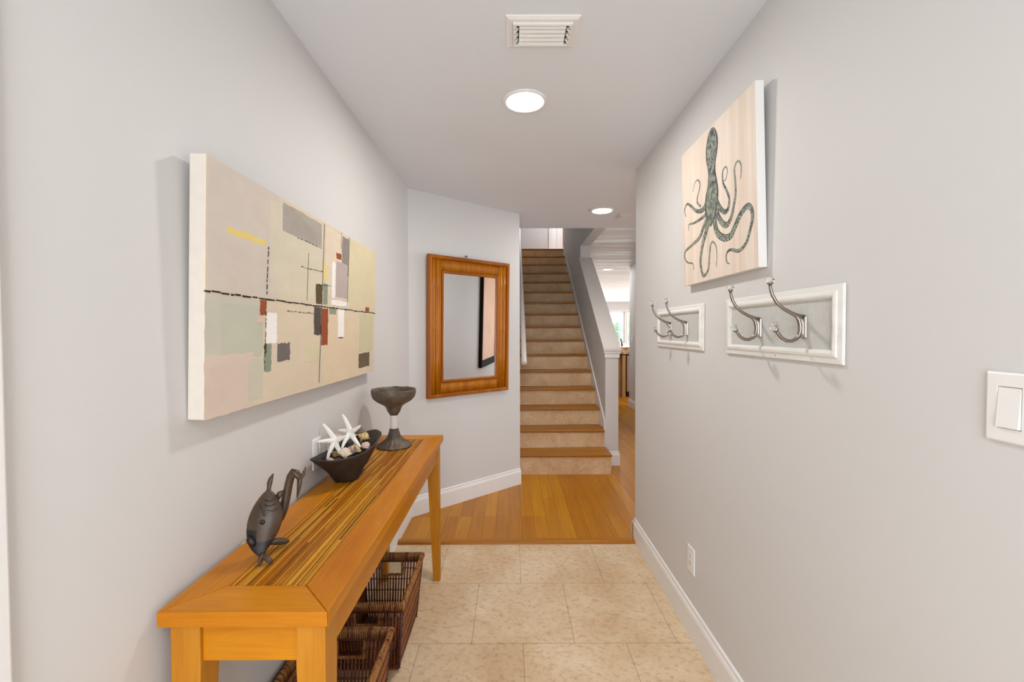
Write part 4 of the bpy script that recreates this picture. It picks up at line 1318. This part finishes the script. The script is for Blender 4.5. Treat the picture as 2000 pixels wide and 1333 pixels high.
def ribbon(mb, P, grow, y0, y1, off=0.0):
    L, R = [], []
    for i, (x_, z_, w) in enumerate(P):
        a = P[max(i - 1, 0)]; b = P[min(i + 1, len(P) - 1)]
        d = Vector((b[0] - a[0], b[1] - a[1]))
        d = d.normalized() if d.length > 1e-9 else Vector((0, 1)); n_ = Vector((-d.y, d.x))
        h = max(0.0004, w / 2 * grow); c = Vector((x_, z_)) + n_ * off * w
        L.append(c + n_ * h); R.append(c - n_ * h)
    vL = [[mb.v((p.x, y, p.y)) for p in L] for y in (y0, y1)]; vR = [[mb.v((p.x, y, p.y)) for p in R] for y in (y0, y1)]
    for i in range(len(L) - 1):
        mb.face([vL[0][i], vL[0][i + 1], vR[0][i + 1], vR[0][i]])
        mb.face([vL[0][i], vL[0][i + 1], vL[1][i + 1], vL[1][i]]); mb.face([vR[0][i], vR[0][i + 1], vR[1][i + 1], vR[1][i]])
mb = MB()
for T_ in TENT:
    P = [(*o2l(a, b), w) for a, b, w in T_]
    P = catmull(P)
    mb.mat(M_OC_E); ribbon(mb, P, 1.0, -OT - 0.0005, -OT)
    mb.mat(M_OC_F); ribbon(mb, P, 0.72, -OT - 0.0007, -OT)
    if T_[0][2] > 0.02:
        mb.mat(M_OC_L)
        for i in range(10, len(P) - 14, 2):
            x_, z_, w = P[i]; a, b = P[i - 1], P[i + 1]
            d = Vector((b[0] - a[0], b[1] - a[1])).normalized(); n_ = Vector((-d.y, d.x)); c = Vector((x_, z_)) - n_ * w * 0.30
            r = w * 0.13
            mb.prism([(c.x + r * math.cos(q), -OT - 0.0009, c.y + r * math.sin(q)) for q in [k * PI / 4 for k in range(8)]], (0, 0.0003, 0))
P = catmull([(*o2l(a, b), w) for a, b, w in MANTLE])
mb.mat(M_OC_E); ribbon(mb, P, 1.0, -OT - 0.0010, -OT)
mb.mat(M_OC_F); ribbon(mb, P[2:], 0.80, -OT - 0.0012, -OT)
mb.mat(M_OC_E)
for dx in (-0.012, 0.012):
    c = o2l(1.70, 2.005) + Vector((dx, 0)); mb.prism([(c.x + 0.006 * math.cos(q), -OT - 0.0015, c.y + 0.004 * math.sin(q)) for q in [k * PI / 5 for k in range(10)]], (0, 0.0003, 0))
mb.build('octopus_painting', None, oc)

# ================================================================ HOOK BOARDS
def hookboard(ycen, label, hook_xs):
    t = thing('coat_hook_board', (XR - 0.0005, ycen, 1.4), (0, 0, RR), label, 'coat hook rack')
    w, h = 0.576, 0.202
    mb = MB(); mb.ring(w, h, [(0, 0.001), (0, 0.006), (0.002, 0.008), (0.016, 0.0095), (0.019, 0.013), (0.026, 0.0145), (0.031, 0.013), (0.034, 0.009), (0.036, 0.006), (0.036, 0.001)]); mb.build('frame', M_DIST, t, 0.0007)
    mb = MB()
    for (x_, z_) in ((0.02, -0.091),):
        mb.prism([(x_ * 0.995 + 0.003 * math.cos(q), -0.0098, z_ + 0.0022 * math.sin(q)) for q in [k * PI / 4 for k in range(8)]], (0, 0.002, 0))
    mb.build('paint_scuff', M_SCUFF, t)
    mb = MB(); mb.box((-w / 2 + 0.03, -0.0045, -h / 2 + 0.03), (w / 2 - 0.03, -0.0012, h / 2 - 0.03)); mb.build('linen_panel', M_LINEN, t)
    for hx in hook_xs:
        hk = thing('hook', (hx, -0.0046, -0.006)); hk.parent = t
        mb = MB()
        y_ = lambda X: X - XR + 0.011
        plate = [(-0.0105, -0.001, -0.031), (0.0105, -0.001, -0.031), (0.0105, -0.001, 0.031), (-0.0105, -0.001, 0.031)]
        mb.hexa([(-0.0115, 0, -0.032), (0.0115, 0, -0.032), (0.0115, 0, 0.032), (-0.0115, 0, 0.032)], [(-0.009, -0.007, -0.029), (0.009, -0.007, -0.029), (0.009, -0.007, 0.029), (-0.009, -0.007, 0.029)])
        mb.build('back_plate', M_PEWTER, hk, 0.0015)
        mb = MB()
        up = [(-0.005, 0.026), (-0.022, 0.031), (-0.044, 0.040), (-0.066, 0.052), (-0.086, 0.068), (-0.100, 0.090), (-0.106, 0.110), (-0.107, 0.1185)]
        mb.tube([(0, a * 0.91, b) for a, b in up], [0.0085, 0.0062, 0.005, 0.0048, 0.0046, 0.0044, 0.0042, 0.0042], 12)
        inn = [(-0.030, 0.034), (-0.018, 0.022), (-0.013, 0.006), (-0.0125, -0.010), (-0.017, -0.024), (-0.026, -0.033), (-0.040, -0.039), (-0.055, -0.038), (-0.070, -0.030), (-0.081, -0.017), (-0.086, -0.011)]
        mb.tube([(0, a * 0.91, b) for a, b in inn], [0.004, 0.0058, 0.0062, 0.0062, 0.006, 0.0055, 0.0052, 0.005, 0.0047, 0.0044, 0.0042], 12)
        for (za, zb_, da, db) in ((-0.028, -0.012, 0.018, 0.0135), (-0.0122, 0.010, 0.0135, 0.014), (0.0098, 0.029, 0.014, 0.020)):
            mb.hexa([(-0.008, -0.004, za), (0.008, -0.004, za), (0.008, -0.004, zb_), (-0.008, -0.004, zb_)], [(-0.0045, -da, za), (0.0045, -da, za), (0.0045, -db, zb_), (-0.0045, -db, zb_)])
        mb.build('arm', M_PEWTER, hk)
        for (py, pz, tilt) in ((-0.0974, 0.119, 0.0), (-0.0792, -0.010, 0.55)):
            T = Matrix.Translation((0, py, pz)) @ Matrix.Rotation(tilt, 4, 'X')
            mb = MB(); mb.lathe([(0, 0), (0.0075, 0), (0.0085, 0.0015), (0.0075, 0.004), (0, 0.004)], T=T, seg=20); mb.build('collar', M_PEWTER, hk)
            mb = MB(); mb.lathe([(0, 0.0042), (0.0055, 0.0042), (0.0105, 0.0085), (0.012, 0.012), (0.010, 0.017), (0.0055, 0.0205), (0, 0.0215)], T=T, seg=8, smooth=False)
            vs_ = mb.bm.verts[:]
            for i, v in enumerate(vs_):
                c_ = T @ Vector((0, 0, 0.012)); d = v.co - c_
                a = math.atan2(d.y, d.x)
                if i % 2: v.co = c_ + d * 1.12
            mb.build('glass_knob', M_CRYS, hk)
        mb = MB(); mb.lathe([(0, -0.001), (0.0025, -0.001), (0.0025, 0.001), (0, 0.001)], T=Matrix.Translation((-0.0, -0.0075, 0.0)) @ Matrix.Rotation(PI / 2, 4, 'X'), seg=12)
        mb.build('screw', M_BLACK, hk)
    return t
hookboard(1.342, 'nearer whitewashed hook board, next to the light switch, with two pewter hooks', (0.145, -0.070))
hookboard(2.112, 'whitewashed two-hook board farther along the right wall, nearer the stairs', (0.117, -0.081))

# ================================================================ PLATES ON THE WALLS
t = thing('light_switch', (XR - 0.0003, 0.701, 1.257), (0, 0, RR), 'white rocker light switch on the right wall at the edge of view', 'light switch')
mb = MB(); mb.ring(0.072, 0.116, [(0, 0), (0, 0.004), (0.003, 0.0062), (0.0185, 0.0065), (0.0185, 0.002), (0.0185, 0)]); mb.box((-0.019, -0.0020, -0.036), (0.019, -0.0002, 0.036)); mb.box((-0.019, -0.0064, 0.0345), (0.019, -0.0002, 0.041)); mb.box((-0.019, -0.0064, -0.041), (0.019, -0.0002, -0.0345)); mb.build('plate', M_WHITE, t, 0.0008)
mb = MB(); mb.hexa([(-0.0165, -0.0021, -0.033), (0.0165, -0.0021, -0.033), (0.0165, -0.0021, 0.033), (-0.0165, -0.0021, 0.033)], [(-0.0165, -0.0105, -0.033), (0.0165, -0.0105, -0.033), (0.0165, -0.0060, 0.033), (-0.0165, -0.0060, 0.033)]); mb.build('rocker', M_WHITE, t, 0.0006)
t = thing('wall_outlet', (XR - 0.0003, 1.942, 0.343), (0, 0, RR), 'white electrical outlet low on the right wall above the baseboard', 'outlet')
mb = MB(); mb.ring(0.074, 0.118, [(0, 0), (0, 0.004), (0.003, 0.0062), (0.0185, 0.0065), (0.0185, 0)]); mb.box((-0.019, -0.003, -0.043), (0.019, -0.0002, 0.043)); mb.box((-0.019, -0.0064, 0.034), (0.019, -0.0002, 0.042)); mb.box((-0.019, -0.0064, -0.042), (0.019, -0.0002, -0.034)); mb.build('plate', M_WHITE, t, 0.0008)
mb = MB(); mb.box((-0.0165, -0.0075, -0.033), (0.0165, -0.003, 0.033)); mb.build('socket', M_WHITE, t, 0.0006)
mb = MB()
for zz in (0.017, -0.015):
    mb.box((-0.008, -0.0078, zz), (-0.006, -0.0073, zz + 0.008)); mb.box((0.005, -0.0078, zz), (0.007, -0.0073, zz + 0.007)); mb.box((-0.002, -0.0078, zz - 0.007), (0.002, -0.0073, zz - 0.003))
mb.build('slot', M_BLACK, t)
t = thing('blank_wall_plate', (XL + 0.0003, 1.668, 0.915), (0, 0, LR), 'white wall plate low on the left wall half hidden behind the wooden bowl', 'wall plate')
mb = MB(); mb.ring(0.074, 0.118, [(0, 0), (0, 0.003), (0.003, 0.0055), (0.0185, 0.006), (0.0185, 0)]); mb.box((-0.0186, -0.0045, -0.044), (0.0186, -0.0002, 0.044)); mb.build('plate', M_WHITE, t, 0.0008)
t = thing('hall_light_switch', (2.17 - 0.0003, 7.72, 1.245), (0, 0, RR), 'small white light switch on the far hall wall beside the kitchen window', 'light switch')
mb = MB(); mb.ring(0.115, 0.125, [(0, 0), (0, 0.005), (0.004, 0.008), (0.02, 0.008), (0.02, 0)]); mb.box((-0.038, -0.004, -0.043), (0.038, -0.0002, 0.043)); mb.build('plate', M_WHITE, t)
mb = MB(); mb.box((-0.03, -0.010, -0.033), (-0.004, -0.004, 0.033)); mb.box((0.004, -0.010, -0.033), (0.03, -0.004, 0.033)); mb.build('rocker', M_WHITE, t)

# ================================================================ MIRROR ON THE ANGLED WALL
ms, mz = (0.1375 + 0.926) / 2, 0.873
MW, MH = 0.789, 1.095
mp = A0 + Vector((UX, UY)) * ms
mi = thing('wall_mirror', (mp.x + 0.0006 * UY, mp.y - 0.0006 * UX, mz), (0.022, 0, ANG), 'tall mirror in a reddish brown bamboo and wood frame on the angled wall', 'mirror')
mh = MH / 2
def framebar(mb, prof, w, h):
    loops = [[mb.v((x * (w / 2 - i), -d, mh + z_ * (h / 2 - i))) for x, z_ in ((-1, -1), (1, -1), (1, 1), (-1, 1))] for i, d in prof]
    for a, b in zip(loops, loops[1:] + loops[:1]):
        for k in range(4): mb.face([a[k], a[(k + 1) % 4], b[(k + 1) % 4], b[k]])
mb = MB(); framebar(mb, [(0, 0.002), (0, 0.034), (0.005, 0.040), (0.016, 0.041), (0.026, 0.038), (0.030, 0.028), (0.030, 0.002)], MW, MH); mb.build('outer_frame', M_MFR, mi)
mb = MB(); framebar(mb, [(0, 0.002), (0, 0.028), (0.005, 0.033), (0.016, 0.033), (0.021, 0.028), (0.021, 0.016), (0.021, 0.002)], MW - 0.236, MH - 0.226); mb.build('inner_lip', M_MFR, mi)
mb = MB(); mb.box((-MW / 2 + 0.03, -0.020, 0.03), (-MW / 2 + 0.119, -0.002, MH - 0.03)); mb.box((MW / 2 - 0.119, -0.020, 0.03), (MW / 2 - 0.03, -0.002, MH - 0.03)); mb.box((-MW / 2 + 0.119, -0.020, 0.03), (MW / 2 - 0.119, -0.002, 0.114)); mb.box((-MW / 2 + 0.119, -0.020, MH - 0.114), (MW / 2 - 0.119, -0.002, MH - 0.03)); mb.build('frame_backing', M_MFR, mi)
# bamboo canes: two long canes each side with a node half way, short reeds above and below
for sx in (-1, 1):
    for q, (xc, r) in enumerate(((MW / 2 - 0.049, 0.0185), (MW / 2 - 0.084, 0.0155), (MW / 2 - 0.108, 0.0095))):
        mb = MB(); zs = [0.031, 0.30, mh - 0.022, mh - 0.010, mh - 0.004, mh + 0.004, mh + 0.010, mh + 0.022, 0.80, MH - 0.031]
        node = 0.0035 if q < 2 else 0
        rs = [r, r * 0.96, r, r + node, r + node * .3, r + node * .3, r + node, r, r * 0.96, r]
        mb.tube([(sx * xc, -0.020, zz) for zz in zs], rs, 14, flat=((0, 1, 0), 0.6)); mb.build('cane', M_REED, mi)
for zc0, zc1 in ((0.031, 0.1135), (MH - 0.1135, MH - 0.031)):
    mb = MB(); n = 50; wv = MW - 0.24
    for k in range(n):
        xx = -wv / 2 + wv * (k + 0.5) / n
        mb.tube([(xx, -0.020, zc0), (xx, -0.020, zc1)], wv / n * 0.52, 8, flat=((0, 1, 0), 0.8))
    mb.build('reed_strip', M_REED, mi)
mb = MB(); mb.box((-MW / 2 + 0.128, -0.019, 0.124), (MW / 2 - 0.128, -0.014, MH - 0.124)); mb.build('glass', M_MIRROR, mi)
s0 = 0.507
nlp = A0 + Vector((UX, UY)) * s0
nt_ = thing('picture_nail', (nlp.x, nlp.y, 1.990), (0, 0, ANG), 'small grey nail in the angled wall just above the mirror', 'nail')
mb = MB(); mb.tube([(0, 0.01, 0), (0, -0.012, 0.002)], 0.003, 8); mb.box((-0.010, -0.014, -0.006), (0.010, -0.008, 0.008)); mb.build('head', M_NAIL, nt_, 0.001)

# framed print on the return wall, seen only in the mirror
fp = thing('framed_print', (3.20, 2.8455, 0.72), (0, 0, PI), 'large dark-framed peach coloured print seen reflected in the mirror', 'picture')
mb = MB(); mb.ring(1.15, 1.55, [(0, 0.002), (0, 0.05), (0.02, 0.055), (0.09, 0.04), (0.10, 0.02), (0.10, 0.002)], cz=0.775); mb.build('frame', M_DARK, fp)
mb = MB(); mb.box((-0.48, -0.018, 0.09), (0.48, -0.003, 1.46)); mb.build('print', M_PEACH, fp)
